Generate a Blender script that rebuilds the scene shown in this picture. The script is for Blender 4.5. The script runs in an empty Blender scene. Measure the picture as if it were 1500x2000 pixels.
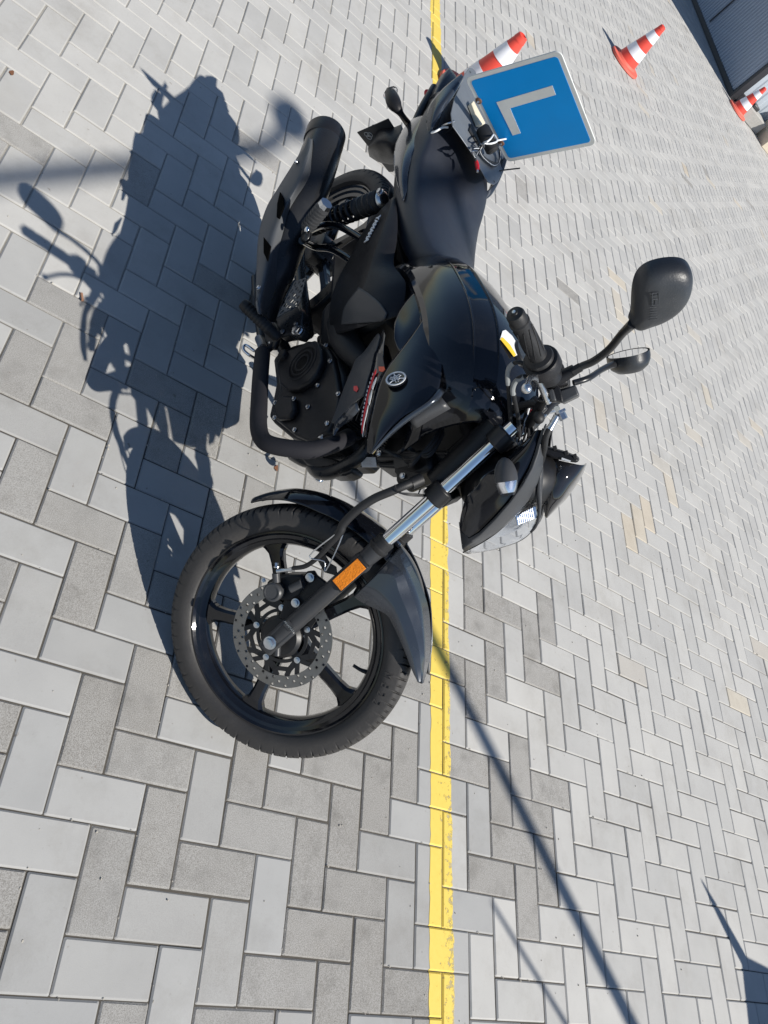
import bpy, bmesh, math, random
import numpy as np
from mathutils import Matrix, Vector
random.seed(4); rng = np.random.RandomState(4)
C = bpy.context.scene.collection
sc = bpy.context.scene
# ------------------------------------------------------------------ camera
RC = np.array([[-0.0455177, 0.76321185, 0.6445431], [0.83139496, 0.38664078, -0.39911317], [-0.55381455, 0.51770317, -0.65212949]])
CP = np.array([0.206525505, -1.67084133, 1.73734302]); FOC = 1470.689
cam = bpy.data.cameras.new('camera'); co = bpy.data.objects.new('camera', cam); C.objects.link(co)
m = np.eye(4); m[:3, 0] = RC[0]; m[:3, 1] = -RC[1]; m[:3, 2] = -RC[2]; m[:3, 3] = CP
co.matrix_world = Matrix(m.tolist())
cam.sensor_fit = 'HORIZONTAL'; cam.sensor_width = 36; cam.lens = 36 * FOC / 1500; cam.clip_start = .05; cam.clip_end = 500
sc.camera = co
# ------------------------------------------------------------------ light
SUN_EL, SUN_AZ = math.radians(48), math.radians(40.4)
w = bpy.data.worlds.new("World"); sc.world = w; w.use_nodes = True
nt = w.node_tree; nt.nodes.clear()
sky = nt.nodes.new('ShaderNodeTexSky'); sky.sky_type = 'NISHITA'; sky.sun_disc = False
sky.sun_elevation = SUN_EL; sky.sun_rotation = math.radians(90) - SUN_AZ
sky.air_density = 1.0; sky.dust_density = .3; sky.ozone_density = 2.6; sky.altitude = 300
bg = nt.nodes.new('ShaderNodeBackground'); bg.inputs[1].default_value = .083
wo = nt.nodes.new('ShaderNodeOutputWorld')
nt.links.new(sky.outputs[0], bg.inputs[0]); nt.links.new(bg.outputs[0], wo.inputs[0])
sl = bpy.data.lights.new('sun', 'SUN'); sl.energy = 5.0; sl.angle = math.radians(.53); sl.color = (1, .955, .88)
so = bpy.data.objects.new('sun', sl); C.objects.link(so)
sd = Vector((math.cos(SUN_EL) * math.cos(SUN_AZ), math.cos(SUN_EL) * math.sin(SUN_AZ), math.sin(SUN_EL)))
so.rotation_euler = sd.to_track_quat('Z', 'Y').to_euler(); so.location = (5, 5, 8)
sc.view_settings.view_transform = 'Standard'; sc.view_settings.look = 'None'; sc.view_settings.exposure = 0.24; sc.view_settings.gamma = 1
# ------------------------------------------------------------------ frames of reference (bike leans on its stand, bars turned left)
BO = np.array([-1.87384198, -0.91822084, 0.00438476])
BM = np.array([[0.99916487, 0.0408604, 0.], [-0.04025221, 0.98429267, -0.17189446], [-0.00702368, 0.1717509, 0.98511537]]).T
RHO, DEL = math.radians(26.4), 0.7141961
PIV = np.array([1.29015536, 0, 0.26760126])
RS = np.array(Matrix.Rotation(DEL, 3, Vector((-math.sin(RHO), 0, math.cos(RHO)))))
WC = np.array([1.33136, 0, .28805])           # front axle before steering
def st(p): return PIV + RS @ (np.asarray(p, float) - PIV)
def _ray(px, py, fr):
    d = RC.T @ np.array([(px - 750) / FOC, (py - 1000) / FOC, 1.]); d = d @ BM; c = (CP - BO) @ BM
    if fr == 'F': c = PIV + (c - PIV) @ RS; d = d @ RS
    return c, d
def pk(px, py, n, k, fr='B'):
    c, d = _ray(px, py, fr); n = np.asarray(n, float)
    return c + d * (k - c @ n) / (d @ n)
def B(px, py, y): return pk(px, py, (0, 1, 0), y)
def BZ(px, py, z): return pk(px, py, (0, 0, 1), z)
def BX(px, py, x): return pk(px, py, (1, 0, 0), x)
def F(px, py, y): return pk(px, py, (0, 1, 0), y, 'F')     # still unsteered
def S(px, py, y): return st(F(px, py, y))
def my(p): p = np.array(p, float); p[..., 1] *= -1; return p
def stA(P): return np.array([st(p) for p in P])
def Q(o, s):
    return lambda x, y: (o[0] + x / s, o[1] + y / s)
# ------------------------------------------------------------------ materials
def mat(name, col, rough=.5, metal=0, spec=.5, coat=0, bump=0, bscale=40, var=0, vscale=8, trans=0, ior=1.45, rvar=0):
    m = bpy.data.materials.new(name); m.use_nodes = True; n = m.node_tree; b = n.nodes['Principled BSDF']
    b.inputs['Base Color'].default_value = (*col, 1); b.inputs['Roughness'].default_value = rough; b.inputs['Metallic'].default_value = metal
    b.inputs['Specular IOR Level'].default_value = spec; b.inputs['Coat Weight'].default_value = coat; b.inputs['Coat Roughness'].default_value = .04
    b.inputs['Transmission Weight'].default_value = trans; b.inputs['IOR'].default_value = ior
    tc = n.nodes.new('ShaderNodeTexCoord')
    if bump:
        t = n.nodes.new('ShaderNodeTexNoise'); t.inputs['Scale'].default_value = bscale; t.inputs['Detail'].default_value = 6
        bp = n.nodes.new('ShaderNodeBump'); bp.inputs['Strength'].default_value = bump; bp.inputs['Distance'].default_value = .002
        n.links.new(tc.outputs['Object'], t.inputs['Vector']); n.links.new(t.outputs[0], bp.inputs['Height']); n.links.new(bp.outputs[0], b.inputs['Normal'])
    if var or rvar:
        t = n.nodes.new('ShaderNodeTexNoise'); t.inputs['Scale'].default_value = vscale; t.inputs['Detail'].default_value = 8; t.inputs['Roughness'].default_value = .65
        n.links.new(tc.outputs['Object'], t.inputs['Vector'])
        if var:
            r = n.nodes.new('ShaderNodeMixRGB'); r.inputs[1].default_value = (*[c * (1 - var) for c in col], 1); r.inputs[2].default_value = (*[min(1, c * (1 + var)) for c in col], 1)
            n.links.new(t.outputs[0], r.inputs[0]); n.links.new(r.outputs[0], b.inputs['Base Color'])
        if rvar:
            mr = n.nodes.new('ShaderNodeMapRange'); mr.inputs[1].default_value = .35; mr.inputs[2].default_value = .7
            mr.inputs[3].default_value = max(0, rough - rvar); mr.inputs[4].default_value = rough + rvar
            n.links.new(t.outputs[0], mr.inputs[0]); n.links.new(mr.outputs[0], b.inputs['Roughness'])
    return m
M = {}
M['gloss'] = mat('gloss_black_paint', (.005, .006, .009), .10, spec=.5, coat=.25, rvar=.07, vscale=14)
M['paint'] = mat('dark_metallic_paint', (.034, .041, .053), .26, metal=.35, coat=.8, rvar=.05, vscale=20)
M['satin'] = mat('satin_black_paint', (.016, .017, .019), .32, rvar=.08, vscale=25, bump=.05, bscale=300)
M['plastic'] = mat('black_textured_plastic', (.012, .012, .014), .48, spec=.35, bump=.25, bscale=420, rvar=.08, vscale=18, var=.25)
M['grey_plastic'] = mat('dark_grey_plastic', (.048, .050, .054), .40, spec=.4, bump=.15, bscale=420, rvar=.08, vscale=18)
M['seat'] = mat('black_seat_vinyl', (.017, .020, .029), .42, spec=.7, bump=.35, bscale=700, rvar=.06, vscale=9)
M['rubber'] = mat('tyre_rubber', (.034, .032, .031), .62, bump=.3, bscale=160, var=.35, vscale=12, rvar=.1)
M['foam'] = mat('black_foam_sleeve', (.014, .014, .018), .75, spec=.3, bump=.4, bscale=500)
M['engine'] = mat('engine_black_paint', (.012, .012, .014), .42, spec=.35, bump=.2, bscale=260, rvar=.08)
M['dark'] = mat('deep_black_metal', (.010, .010, .011), .45, rvar=.08, vscale=20)
M['chrome'] = mat('chrome', (.75, .76, .78), .07, metal=1)
M['zinc'] = mat('zinc_plated_steel', (.55, .57, .60), .28, metal=1, var=.15, vscale=60)
M['alu'] = mat('bare_aluminium', (.62, .63, .65), .3, metal=1, rvar=.1, vscale=30)
M['disc'] = mat('brake_disc_steel', (.25, .24, .23), .38, metal=1, var=.2, vscale=40, rvar=.08)
M['amber'] = mat('amber_reflector', (.80, .22, .01), .25, bump=.9, bscale=260, var=.35, vscale=90)
M['red'] = mat('red_decal', (.62, .02, .03), .3)
M['orange_red'] = mat('orange_red_decal', (.75, .09, .03), .3)
M['white'] = mat('white_decal', (.72, .73, .74), .35)
M['white_plastic'] = mat('white_nylon', (.75, .76, .76), .4)
M['yellow_label'] = mat('yellow_label', (.80, .52, .04), .35)
M['mirror_plastic'] = mat('scuffed_mirror_plastic', (.030, .033, .038), .42, bump=.2, bscale=350, var=.3, vscale=12, rvar=.12)
M['shield'] = mat('matt_grey_shield', (.085, .090, .097), .48, spec=.3, var=.12, vscale=10, rvar=.06)
M['dull_cable'] = mat('dull_cable_sleeve', (.22, .23, .23), .45)
M['lampsilver'] = mat('silvered_reflector', (.92, .93, .95), .22, metal=1)
M['void'] = mat('matt_black', (.002, .002, .002), 1, spec=.05)
M['glass'] = mat('clear_lens', (.95, .97, 1), .03, trans=1, ior=1.2)
M['mirror'] = mat('mirror_glass', (.85, .86, .87), .02, metal=1)
M['blue'] = mat('sign_blue', (.0, .27, .70), .5, spec=.3, var=.10, vscale=9, rvar=.08)
M['signgrey'] = mat('sign_reflective_grey', (.64, .65, .63), .45, var=.16, vscale=14, rvar=.1)
M['steelplate'] = mat('dull_plate_steel', (.17, .185, .205), .45, metal=.3, var=.22, vscale=16, bump=.1, bscale=60)
M['cream'] = mat('cream_strip', (.72, .65, .50), .5, var=.1, vscale=60)
M['rust'] = mat('rusty_bolt', (.12, .06, .035), .7, var=.5, vscale=150)
M['visor'] = mat('smoked_visor', (.012, .012, .014), .06, coat=.5)
M['label'] = mat('paper_label', (.60, .62, .64), .5)
M['black_rubber'] = mat('black_rubber', (.014, .014, .015), .55, bump=.2, bscale=300)
M['silver_paint'] = mat('silver_fork_paint', (.032, .033, .036), .40, rvar=.08, vscale=30, bump=.1, bscale=500)
def dust(m, amount, col=(.22, .21, .19)):
    n = m.node_tree; L = n.links; b = n.nodes['Principled BSDF']; tc = n.nodes.new('ShaderNodeTexCoord')
    v = n.nodes.new('ShaderNodeTexVoronoi'); v.inputs['Scale'].default_value = 330; L.new(tc.outputs['Object'], v.inputs['Vector'])
    t = n.nodes.new('ShaderNodeTexNoise'); t.inputs['Scale'].default_value = 9; t.inputs['Detail'].default_value = 8; t.inputs['Roughness'].default_value = .7; L.new(tc.outputs['Object'], t.inputs['Vector'])
    a = n.nodes.new('ShaderNodeMapRange'); a.inputs[1].default_value = .22; a.inputs[2].default_value = .05; a.inputs[3].default_value = 0; a.inputs[4].default_value = 1; L.new(v.outputs['Distance'], a.inputs[0])
    c = n.nodes.new('ShaderNodeMapRange'); c.inputs[1].default_value = .5; c.inputs[2].default_value = .75; c.inputs[3].default_value = .08; c.inputs[4].default_value = 1; L.new(t.outputs[0], c.inputs[0])
    q = n.nodes.new('ShaderNodeMath'); q.operation = 'MULTIPLY'; L.new(a.outputs[0], q.inputs[0]); L.new(c.outputs[0], q.inputs[1])
    q2 = n.nodes.new('ShaderNodeMath'); q2.operation = 'MULTIPLY_ADD'; L.new(c.outputs[0], q2.inputs[0]); q2.inputs[1].default_value = .10; L.new(q.outputs[0], q2.inputs[2])
    q3 = n.nodes.new('ShaderNodeMath'); q3.operation = 'MULTIPLY'; L.new(q2.outputs[0], q3.inputs[0]); q3.inputs[1].default_value = amount
    x = n.nodes.new('ShaderNodeMixRGB'); L.new(q3.outputs[0], x.inputs[0]); x.inputs[2].default_value = (*col, 1)
    lk = b.inputs['Base Color'].links
    if lk: L.new(lk[0].from_socket, x.inputs[1])
    else: x.inputs[1].default_value = b.inputs['Base Color'].default_value
    L.new(x.outputs[0], b.inputs['Base Color'])
for k_, a_ in (('gloss', .35), ('paint', .35), ('plastic', .5), ('grey_plastic', .5), ('seat', .25), ('rubber', .5), ('mirror_plastic', .7), ('engine', .5), ('satin', .4), ('foam', .4), ('visor', .5), ('silver_paint', .5), ('shield', .5)): dust(M[k_], a_)
# ------------------------------------------------------------------ mesh helpers
def mk(name, V, Fc, m, parent=None, ang=35, bevel=0, solid=0, sub=0, flat=False, off=-1, seg=2):
    me = bpy.data.meshes.new(name); me.from_pydata([tuple(map(float, v)) for v in V], [], [tuple(f) for f in Fc])
    bm = bmesh.new(); bm.from_mesh(me); bmesh.ops.remove_doubles(bm, verts=bm.verts, dist=1e-6)
    bmesh.ops.recalc_face_normals(bm, faces=bm.faces); bm.to_mesh(me); bm.free()
    me.materials.append(M[m] if isinstance(m, str) else m)
    o = bpy.data.objects.new(name, me); C.objects.link(o)
    if parent is not None: o.parent = parent
    if not flat:
        me.polygons.foreach_set('use_smooth', [True] * len(me.polygons)); me.set_sharp_from_angle(angle=math.radians(ang))
    if solid: s = o.modifiers.new('s', 'SOLIDIFY'); s.thickness = solid; s.offset = off
    if bevel: b = o.modifiers.new('b', 'BEVEL'); b.width = bevel; b.segments = seg; b.limit_method = 'ANGLE'; b.angle_limit = math.radians(32)
    if sub: s = o.modifiers.new('u', 'SUBSURF'); s.levels = s.render_levels = sub
    return o
class MB:
    def __init__(s): s.V = []; s.F = []
    def add(s, V, Fc):
        n = len(s.V); s.V += [tuple(v) for v in V]; s.F += [tuple(i + n for i in f) for f in Fc]; return s
def smooth(P, k=6):
    P = np.asarray(P, float); n = len(P); out = []
    if n < 3: return P
    for i in range(n - 1):
        a, b, c, d = P[max(i - 1, 0)], P[i], P[i + 1], P[min(i + 2, n - 1)]
        for j in range(k):
            t = j / k; out.append(.5 * ((2 * b) + (-a + c) * t + (2 * a - 5 * b + 4 * c - d) * t * t + (-a + 3 * b - 3 * c + d) * t ** 3))
    out.append(P[-1]); return np.array(out)
def g_tube(P, r, n=14, k=6, caps=True, twist=None):
    P0 = np.asarray(P, float); R0 = np.full(len(P0), r, float) if np.isscalar(r) else np.asarray(r, float)
    if k > 1 and len(P0) > 2:
        Pr = smooth(np.c_[P0, R0], k); P, R = Pr[:, :3], Pr[:, 3]
    else: P, R = P0, R0
    T = np.gradient(P, axis=0); T /= np.linalg.norm(T, axis=1)[:, None] + 1e-12
    u = np.cross(T[0], [0, 0, 1.]);
    if np.linalg.norm(u) < .1: u = np.cross(T[0], [0, 1., 0])
    u /= np.linalg.norm(u); V = []; Fc = []
    for i in range(len(P)):
        u = u - T[i] * (u @ T[i]); u /= np.linalg.norm(u); v = np.cross(T[i], u)
        for j in range(n):
            a = 2 * math.pi * j / n; V.append(P[i] + R[i] * (math.cos(a) * u + math.sin(a) * v))
    for i in range(len(P) - 1):
        for j in range(n): Fc.append((i * n + j, i * n + (j + 1) % n, (i + 1) * n + (j + 1) % n, (i + 1) * n + j))
    if caps: Fc.append(tuple(range(n))[::-1]); Fc.append(tuple((len(P) - 1) * n + j for j in range(n)))
    return V, Fc
def tube(name, P, r, m, parent, n=14, k=6, **kw): return mk(name, *g_tube(P, r, n, k), m, parent, **kw)
def axes(a):
    a = np.asarray(a, float); a /= np.linalg.norm(a); h = np.array([0, 0, 1.]) if abs(a[2]) < .9 else np.array([1., 0, 0])
    u = np.cross(h, a); u /= np.linalg.norm(u); return a, u, np.cross(a, u)
def g_lathe(prof, o, a, n=32, closed=False):
    a, u, v = axes(a); o = np.asarray(o, float); V = []; Fc = []; k = len(prof)
    for (r, t) in prof:
        for j in range(n):
            th = 2 * math.pi * j / n; V.append(o + a * t + r * (math.cos(th) * u + math.sin(th) * v))
    for i in range(k if closed else k - 1):
        for j in range(n): Fc.append((i * n + j, i * n + (j + 1) % n, ((i + 1) % k) * n + (j + 1) % n, ((i + 1) % k) * n + j))
    if not closed:
        if prof[0][0] > 1e-5: Fc.append(tuple(range(n))[::-1])
        if prof[-1][0] > 1e-5: Fc.append(tuple((k - 1) * n + j for j in range(n)))
    return V, Fc
def lathe(name, prof, o, a, m, parent, n=32, closed=False, **kw): return mk(name, *g_lathe(prof, o, a, n, closed), m, parent, **kw)
def g_prism(P, d):
    P = np.asarray(P, float); n = len(P); d = np.asarray(d, float)
    return list(P) + list(P + d), [tuple(range(n)), tuple(range(2 * n - 1, n - 1, -1))] + [(i, (i + 1) % n, (i + 1) % n + n, i + n) for i in range(n)]
def prism(name, P, d, m, parent, bevel=.002, **kw): return mk(name, *g_prism(P, d), m, parent, bevel=bevel, **kw)
def g_grid(rows):
    nr, nc = len(rows), len(rows[0]); V = [p for r in rows for p in r]
    return V, [(i * nc + j, i * nc + j + 1, (i + 1) * nc + j + 1, (i + 1) * nc + j) for i in range(nr - 1) for j in range(nc - 1)]
def upsample(rows, k, cols=True):
    R = np.array(rows, float)
    if k > 1:
        if R.shape[0] > 2: R = np.stack([smooth(R[:, j], k) for j in range(R.shape[1])], 1)
        if cols and R.shape[1] > 2: R = np.stack([smooth(R[i], k) for i in range(R.shape[0])], 0)
    return R
def grid(name, rows, m, parent, solid=.003, sub=2, cols=True, **kw): return mk(name, *g_grid(upsample(rows, {0: 1, 1: 3, 2: 5}[sub], cols)), m, parent, solid=solid, **kw)
def g_box(c, ax, h):
    c = np.asarray(c, float); ax = [np.asarray(a, float) for a in ax]; V = [c + sx * h[0] * ax[0] + sy * h[1] * ax[1] + sz * h[2] * ax[2] for sx in (-1, 1) for sy in (-1, 1) for sz in (-1, 1)]
    return V, [(0, 1, 3, 2), (4, 6, 7, 5), (0, 4, 5, 1), (2, 3, 7, 6), (0, 2, 6, 4), (1, 5, 7, 3)]
I3 = np.eye(3)
def box(name, c, h, m, parent, ax=I3, bevel=.003, **kw): return mk(name, *g_box(c, ax, h), m, parent, bevel=bevel, **kw)
def g_ell(c, ax, h, n=20, k=12):
    V = []; Fc = []
    for i in range(k + 1):
        f = math.pi * i / k
        for j in range(n):
            t = 2 * math.pi * j / n; V.append(np.asarray(c) + h[0] * math.cos(f) * np.asarray(ax[0]) + h[1] * math.sin(f) * math.cos(t) * np.asarray(ax[1]) + h[2] * math.sin(f) * math.sin(t) * np.asarray(ax[2]))
    for i in range(k):
        for j in range(n): Fc.append((i * n + j, i * n + (j + 1) % n, (i + 1) * n + (j + 1) % n, (i + 1) * n + j))
    return V, Fc
def ell(name, c, h, m, parent, ax=I3, **kw): return mk(name, *g_ell(c, ax, h), m, parent, **kw)
def bolt(c, a, r, parent, m='zinc', h=.006, name='bolt'):
    a = np.asarray(a, float); a /= np.linalg.norm(a)
    b = MB(); b.add(*g_lathe([(r * 1.25, 0), (r * 1.25, h * .25), (r * 1.0, h * .3)], c, a, 18)); b.add(*g_lathe([(r * .95, h * .25), (r * .95, h * .95), (r * .7, h)], c, a, 6))
    return mk(name, b.V, b.F, m, parent, ang=25)
def text(name, s, size, X, Y, org, m, parent, depth=.0006, align='CENTER', bold=.0, shear=0, sx=1):
    cu = bpy.data.curves.new(name, 'FONT'); cu.body = s; cu.size = size; cu.align_x = align; cu.align_y = 'CENTER'; cu.extrude = depth; cu.offset = bold; cu.shear = shear
    t = bpy.data.objects.new(name, cu); C.objects.link(t); bpy.context.view_layer.update()
    me = bpy.data.meshes.new_from_object(t.evaluated_get(bpy.context.evaluated_depsgraph_get())); C.objects.unlink(t); bpy.data.objects.remove(t)
    X = np.asarray(X, float); X /= np.linalg.norm(X); Y = np.asarray(Y, float); Y -= X * (X @ Y); Y /= np.linalg.norm(Y); Z = np.cross(X, Y)
    mm = np.eye(4); mm[:3, 0] = X * sx; mm[:3, 1] = Y; mm[:3, 2] = Z; mm[:3, 3] = org; me.transform(Matrix(mm.tolist()))
    me.materials.clear(); me.materials.append(M[m]); o = bpy.data.objects.new(name, me); C.objects.link(o); o.parent = parent; return o
def thing(name, label, cat, loc=(0, 0, 0), rz=0, group=None):
    o = bpy.data.objects.new(name, None); C.objects.link(o); o.location = loc; o.rotation_euler = (0, 0, rz); o['label'] = label; o['category'] = cat
    if group: o['group'] = group
    return o
def struct(o, lab=None):
    o['kind'] = 'structure'
    if lab: o['label'] = lab
    return o
# ------------------------------------------------------------------ paving
def ground_mat(far=False):
    m = bpy.data.materials.new('concrete_block' if not far else 'joint_sand'); m.use_nodes = True; n = m.node_tree; L = n.links; b = n.nodes['Principled BSDF']
    tc = n.nodes.new('ShaderNodeTexCoord')
    def noise(s, d=8, r=.6):
        t = n.nodes.new('ShaderNodeTexNoise'); t.inputs['Scale'].default_value = s; t.inputs['Detail'].default_value = d; t.inputs['Roughness'].default_value = r; L.new(tc.outputs['Object'], t.inputs['Vector']); return t
    def mix(f, a, c, mode='MIX'):
        x = n.nodes.new('ShaderNodeMixRGB'); x.blend_type = mode
        for i, v in enumerate((f, a, c)):
            if isinstance(v, (int, float)): x.inputs[i].default_value = v
            elif isinstance(v, tuple): x.inputs[i].default_value = (*v, 1)
            else: L.new(v, x.inputs[i])
        return x.outputs[0]
    def rmp(s, a, c, lo=0, hi=1):
        x = n.nodes.new('ShaderNodeMapRange'); x.inputs[1].default_value = a; x.inputs[2].default_value = c; x.inputs[3].default_value = lo; x.inputs[4].default_value = hi; L.new(s, x.inputs[0]); return x.outputs[0]
    if far:
        t = noise(60); c = mix(t.outputs[0], (.17, .16, .14), (.36, .345, .31)); 
        sx = n.nodes.new('ShaderNodeSeparateXYZ'); L.new(tc.outputs['Object'], sx.inputs[0]); nb = noise(2.5, 3).outputs[0]
        ad = n.nodes.new('ShaderNodeMath'); ad.operation = 'ADD'; L.new(sx.outputs[0], ad.inputs[0]); L.new(nb, ad.inputs[1])
        c = mix(rmp(ad.outputs[0], -1.2, -.5), c, mix(1.0, c, (.27, .255, .24), 'MULTIPLY')); L.new(c, b.inputs['Base Color']); b.inputs['Roughness'].default_value = .95; return m
    def att(a):
        x = n.nodes.new('ShaderNodeAttribute'); x.attribute_name = a; return x.outputs['Fac']
    tone, rough, beige = att('tone'), att('worn'), att('beige')
    smoothc = mix(tone, (.340, .340, .333), (.475, .466, .442))
    smoothc = mix(rmp(noise(5, 6).outputs[0], .35, .7), smoothc, mix(1.0, smoothc, (.90, .90, .905), 'MULTIPLY'))
    # fine cement mottling and grains
    g1 = noise(420, 3, .7).outputs[0]; g2 = noise(900, 2, .8).outputs[0]
    vor = n.nodes.new('ShaderNodeTexVoronoi'); vor.inputs['Scale'].default_value = 260; L.new(tc.outputs['Object'], vor.inputs['Vector'])
    wornc = mix(tone, (.325, .317, .30), (.385, .376, .358))
    wornc = mix(rmp(g1, .34, .60), mix(1.0, wornc, (.52, .50, .48), 'MULTIPLY'), wornc)
    wornc = mix(rmp(vor.outputs['Distance'], .0, .22, .55, 0), wornc, (.42, .41, .39))
    wornc = mix(rmp(noise(14, 6).outputs[0], .5, .75, 0, .45), wornc, (.12, .115, .105))
    smoothc = mix(rmp(g1, .35, .65, .0, .22), smoothc, mix(1.0, smoothc, (.8, .8, .8), 'MULTIPLY'))
    beigec = mix(tone, (.47, .40, .315), (.47, .43, .36))
    c = mix(beige, smoothc, beigec); c = mix(rough, c, wornc)
    st_ = rmp(noise(1.3, 9, .7).outputs[0], .56, .72, 0, .35); c = mix(st_, c, mix(1.0, c, (.80, .77, .72), 'MULTIPLY'))
    sp = rmp(noise(38, 2, .5).outputs[0], .74, .78, 0, .6); c = mix(sp, c, (.17, .14, .115))
    stn = rmp(noise(3.2, 10, .75).outputs[0], .50, .68, 0, .5); c = mix(stn, c, mix(1.0, c, (.72, .70, .67), 'MULTIPLY'))
    hair = rmp(noise(75, 4, .8).outputs[0], .62, .70, 0, .35); c = mix(hair, c, mix(1.0, c, (.7, .68, .64), 'MULTIPLY'))
    L.new(c, b.inputs['Base Color']); b.inputs['Roughness'].default_value = .85; b.inputs['Specular IOR Level'].default_value = .3
    bp = n.nodes.new('ShaderNodeBump'); bp.inputs['Distance'].default_value = .0016
    st2 = n.nodes.new('ShaderNodeMath'); st2.operation = 'MULTIPLY_ADD'; L.new(rough, st2.inputs[0]); st2.inputs[1].default_value = .55; st2.inputs[2].default_value = .14
    L.new(st2.outputs[0], bp.inputs['Strength']); L.new(g1, bp.inputs['Height']); L.new(bp.outputs[0], b.inputs['Normal'])
    return m
U = .105
DARK = {('H', 1, -2), ('H', -1, -4), ('V', -3, -4), ('V', -4, -3), ('V', -2, -5), ('H', -2, 1), ('H', -3, 2), ('V', 3, -2), ('V', 4, -3), ('H', -4, 3), ('H', -5, 4), ('V', 3, -6), ('V', 2, -5),
        ('H', -5, 0), ('V', -3, 0), ('V', -4, 1), ('H', 0, -5), ('V', 4, -11), ('V', 5, -12), ('V', 2, -9), ('V', 1, -8), ('H', -11, 2), ('H', -10, 1), ('V', 1, -12), ('H', -9, 4), ('V', 2, -9)}
LIGHT = {('H', 0, -1), ('V', -2, -1), ('V', -1, -2), ('H', -2, -3), ('H', -3, -2), ('H', -4, -1), ('V', 0, -7), ('V', 0, -3), ('H', -1, 0), ('V', 1, -4), ('H', -6, 1), ('H', -1, -12), ('H', 0, -9), ('V', -7, 0), ('V', -6, -1),
         ('H', 1, -10), ('H', 2, -13), ('V', -12, -3), ('V', 3, -10), ('V', 2, -1), ('H', 0, 3)}
BEIGE = {('V', 12, -19), ('V', 13, -20), ('V', 14, -21)}
def pave():
    V = []; Fc = []; tone = []; worn = []; beige = []; line = []
    NX0, NX1, NY0, NY1 = -205, 62, -62, 125
    jb = .0007; ch = .0044
    hf = np.random.RandomState(9)
    def brick(kind, i, j, x0, x1, y0, y1):
        cx, cy = (x0 + x1) / 2, (y0 + y1) / 2; key = (kind, i, j)
        zc = hf.normal(0, .0007); tx, ty = hf.normal(0, .004, 2); rot = hf.normal(0, .003); dx, dy = hf.normal(0, .0004, 2)
        n = len(V); c, s = math.cos(rot), math.sin(rot); js = jb + abs(hf.normal(0, .0006))
        near = -1.5 < cx < .5 and -1.6 < cy < .0
        pd = .72 if (near and cy < -.05 and cx > -.75) else (.30 if near else (.08 if (cx > -2.6 and cy < -.3) else (.10 if (-1.2 < cx < .1 and cy < .45) else .010)))
        wv = 1. if key in DARK else (0. if key in LIGHT else float(hf.rand() < pd) * (hf.uniform(.7, 1)))
        if wv == 0 and near and hf.rand() < .4: wv = hf.uniform(.1, .35)
        fine = cx > -4.5 and cx < 1.2 and cy < 2.6 and cy > -2.6
        for (o, z) in ((js + ch, 0.), (js + .0004, -.0038), (js, -.02)):
            cor = ((x0 + o, y0 + o, 1, 1), (x1 - o, y0 + o, -1, 1), (x1 - o, y1 - o, -1, -1), (x0 + o, y1 - o, 1, -1)); pts = []
            if fine:
                ct_ = .0022
                for q_, (x, y, sx_, sy_) in enumerate(cor):
                    a_ = (x + sx_ * ct_, y); b_ = (x, y + sy_ * ct_); pts += ([b_, a_] if q_ % 2 == 0 else [a_, b_])
            else: pts = [(x, y) for x, y, _, _ in cor]
            jt = .0006 * wv if fine else 0
            for (x, y) in pts:
                ax, ay = x - cx + hf.uniform(-jt, jt), y - cy + hf.uniform(-jt, jt); V.append((cx + dx + c * ax - s * ay, cy + dy + s * ax + c * ay, z + zc + tx * ax + ty * ay - (jt and hf.uniform(0, .0006))))
        N = 8 if fine else 4
        f = [tuple(n + k for k in range(N))] + [(n + k, n + N + k, n + N + (k + 1) % N, n + (k + 1) % N) for k in range(N)] + [(n + N + k, n + 2 * N + k, n + 2 * N + (k + 1) % N, n + N + (k + 1) % N) for k in range(N)]
        Fc.extend(f)
        bv = 1. if key in BEIGE else (float(hf.rand() < (.040 if cy > .25 and cx > -4 and (cx < -.75 or cy > 1.1) else (.012 if cy > .25 else 0))) * hf.uniform(.3, 1) if wv == 0 else 0)
        tv = hf.beta(1.6, 1.6)
        if cy > .2 or cx < -1.6: tv = .45 + .55 * tv
        elif near: tv *= .38
        tone.extend([tv] * len(f)); worn.extend([wv] * len(f)); beige.extend([bv] * len(f))
        ly0 = np.interp(cx, [-19, -5.5, -4.5, -1.37, -.43, .22, 6], [-.32, -.135, -.100, -.068, -.054, -.049, .03]); ly1 = np.interp(cx, [-19, -5.5, -4.95, -.45, .22, 6], [-.24, -.045, -.028, .033, .046, .13])
        if y1 > ly0 and y0 < ly1 and cx < 6 and cx > -19: line.append((x0 + js + ch, x1 - js - ch, max(y0 + js + ch, ly0), min(y1 - js - ch, ly1), ly0, ly1, y0 + js + ch, y1 - js - ch, zc, tx, ty, cx, cy))
    for a in range(NX0, NX1):
        for b in range(NY0, NY1):
            if (b - (-1 - a)) % 4 == 0: brick('H', a, b, a * U, a * U + U, b * U, b * U + 2 * U)
            if (a - (-3 - b)) % 4 == 0: brick('V', b, a, a * U, a * U + 2 * U, b * U, b * U + U)
    me = bpy.data.meshes.new('block_paving'); me.from_pydata(V, [], Fc)
    for nm, arr in (('tone', tone), ('worn', worn), ('beige', beige)):
        at = me.attributes.new(nm, 'FLOAT', 'FACE'); at.data.foreach_set('value', np.array(arr, dtype=np.float32))
    me.materials.append(ground_mat()); o = bpy.data.objects.new('block_paving', me); C.objects.link(o); struct(o)
    # yellow line painted brick by brick
    V = []; Fc = []; lr = np.random.RandomState(3)
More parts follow.
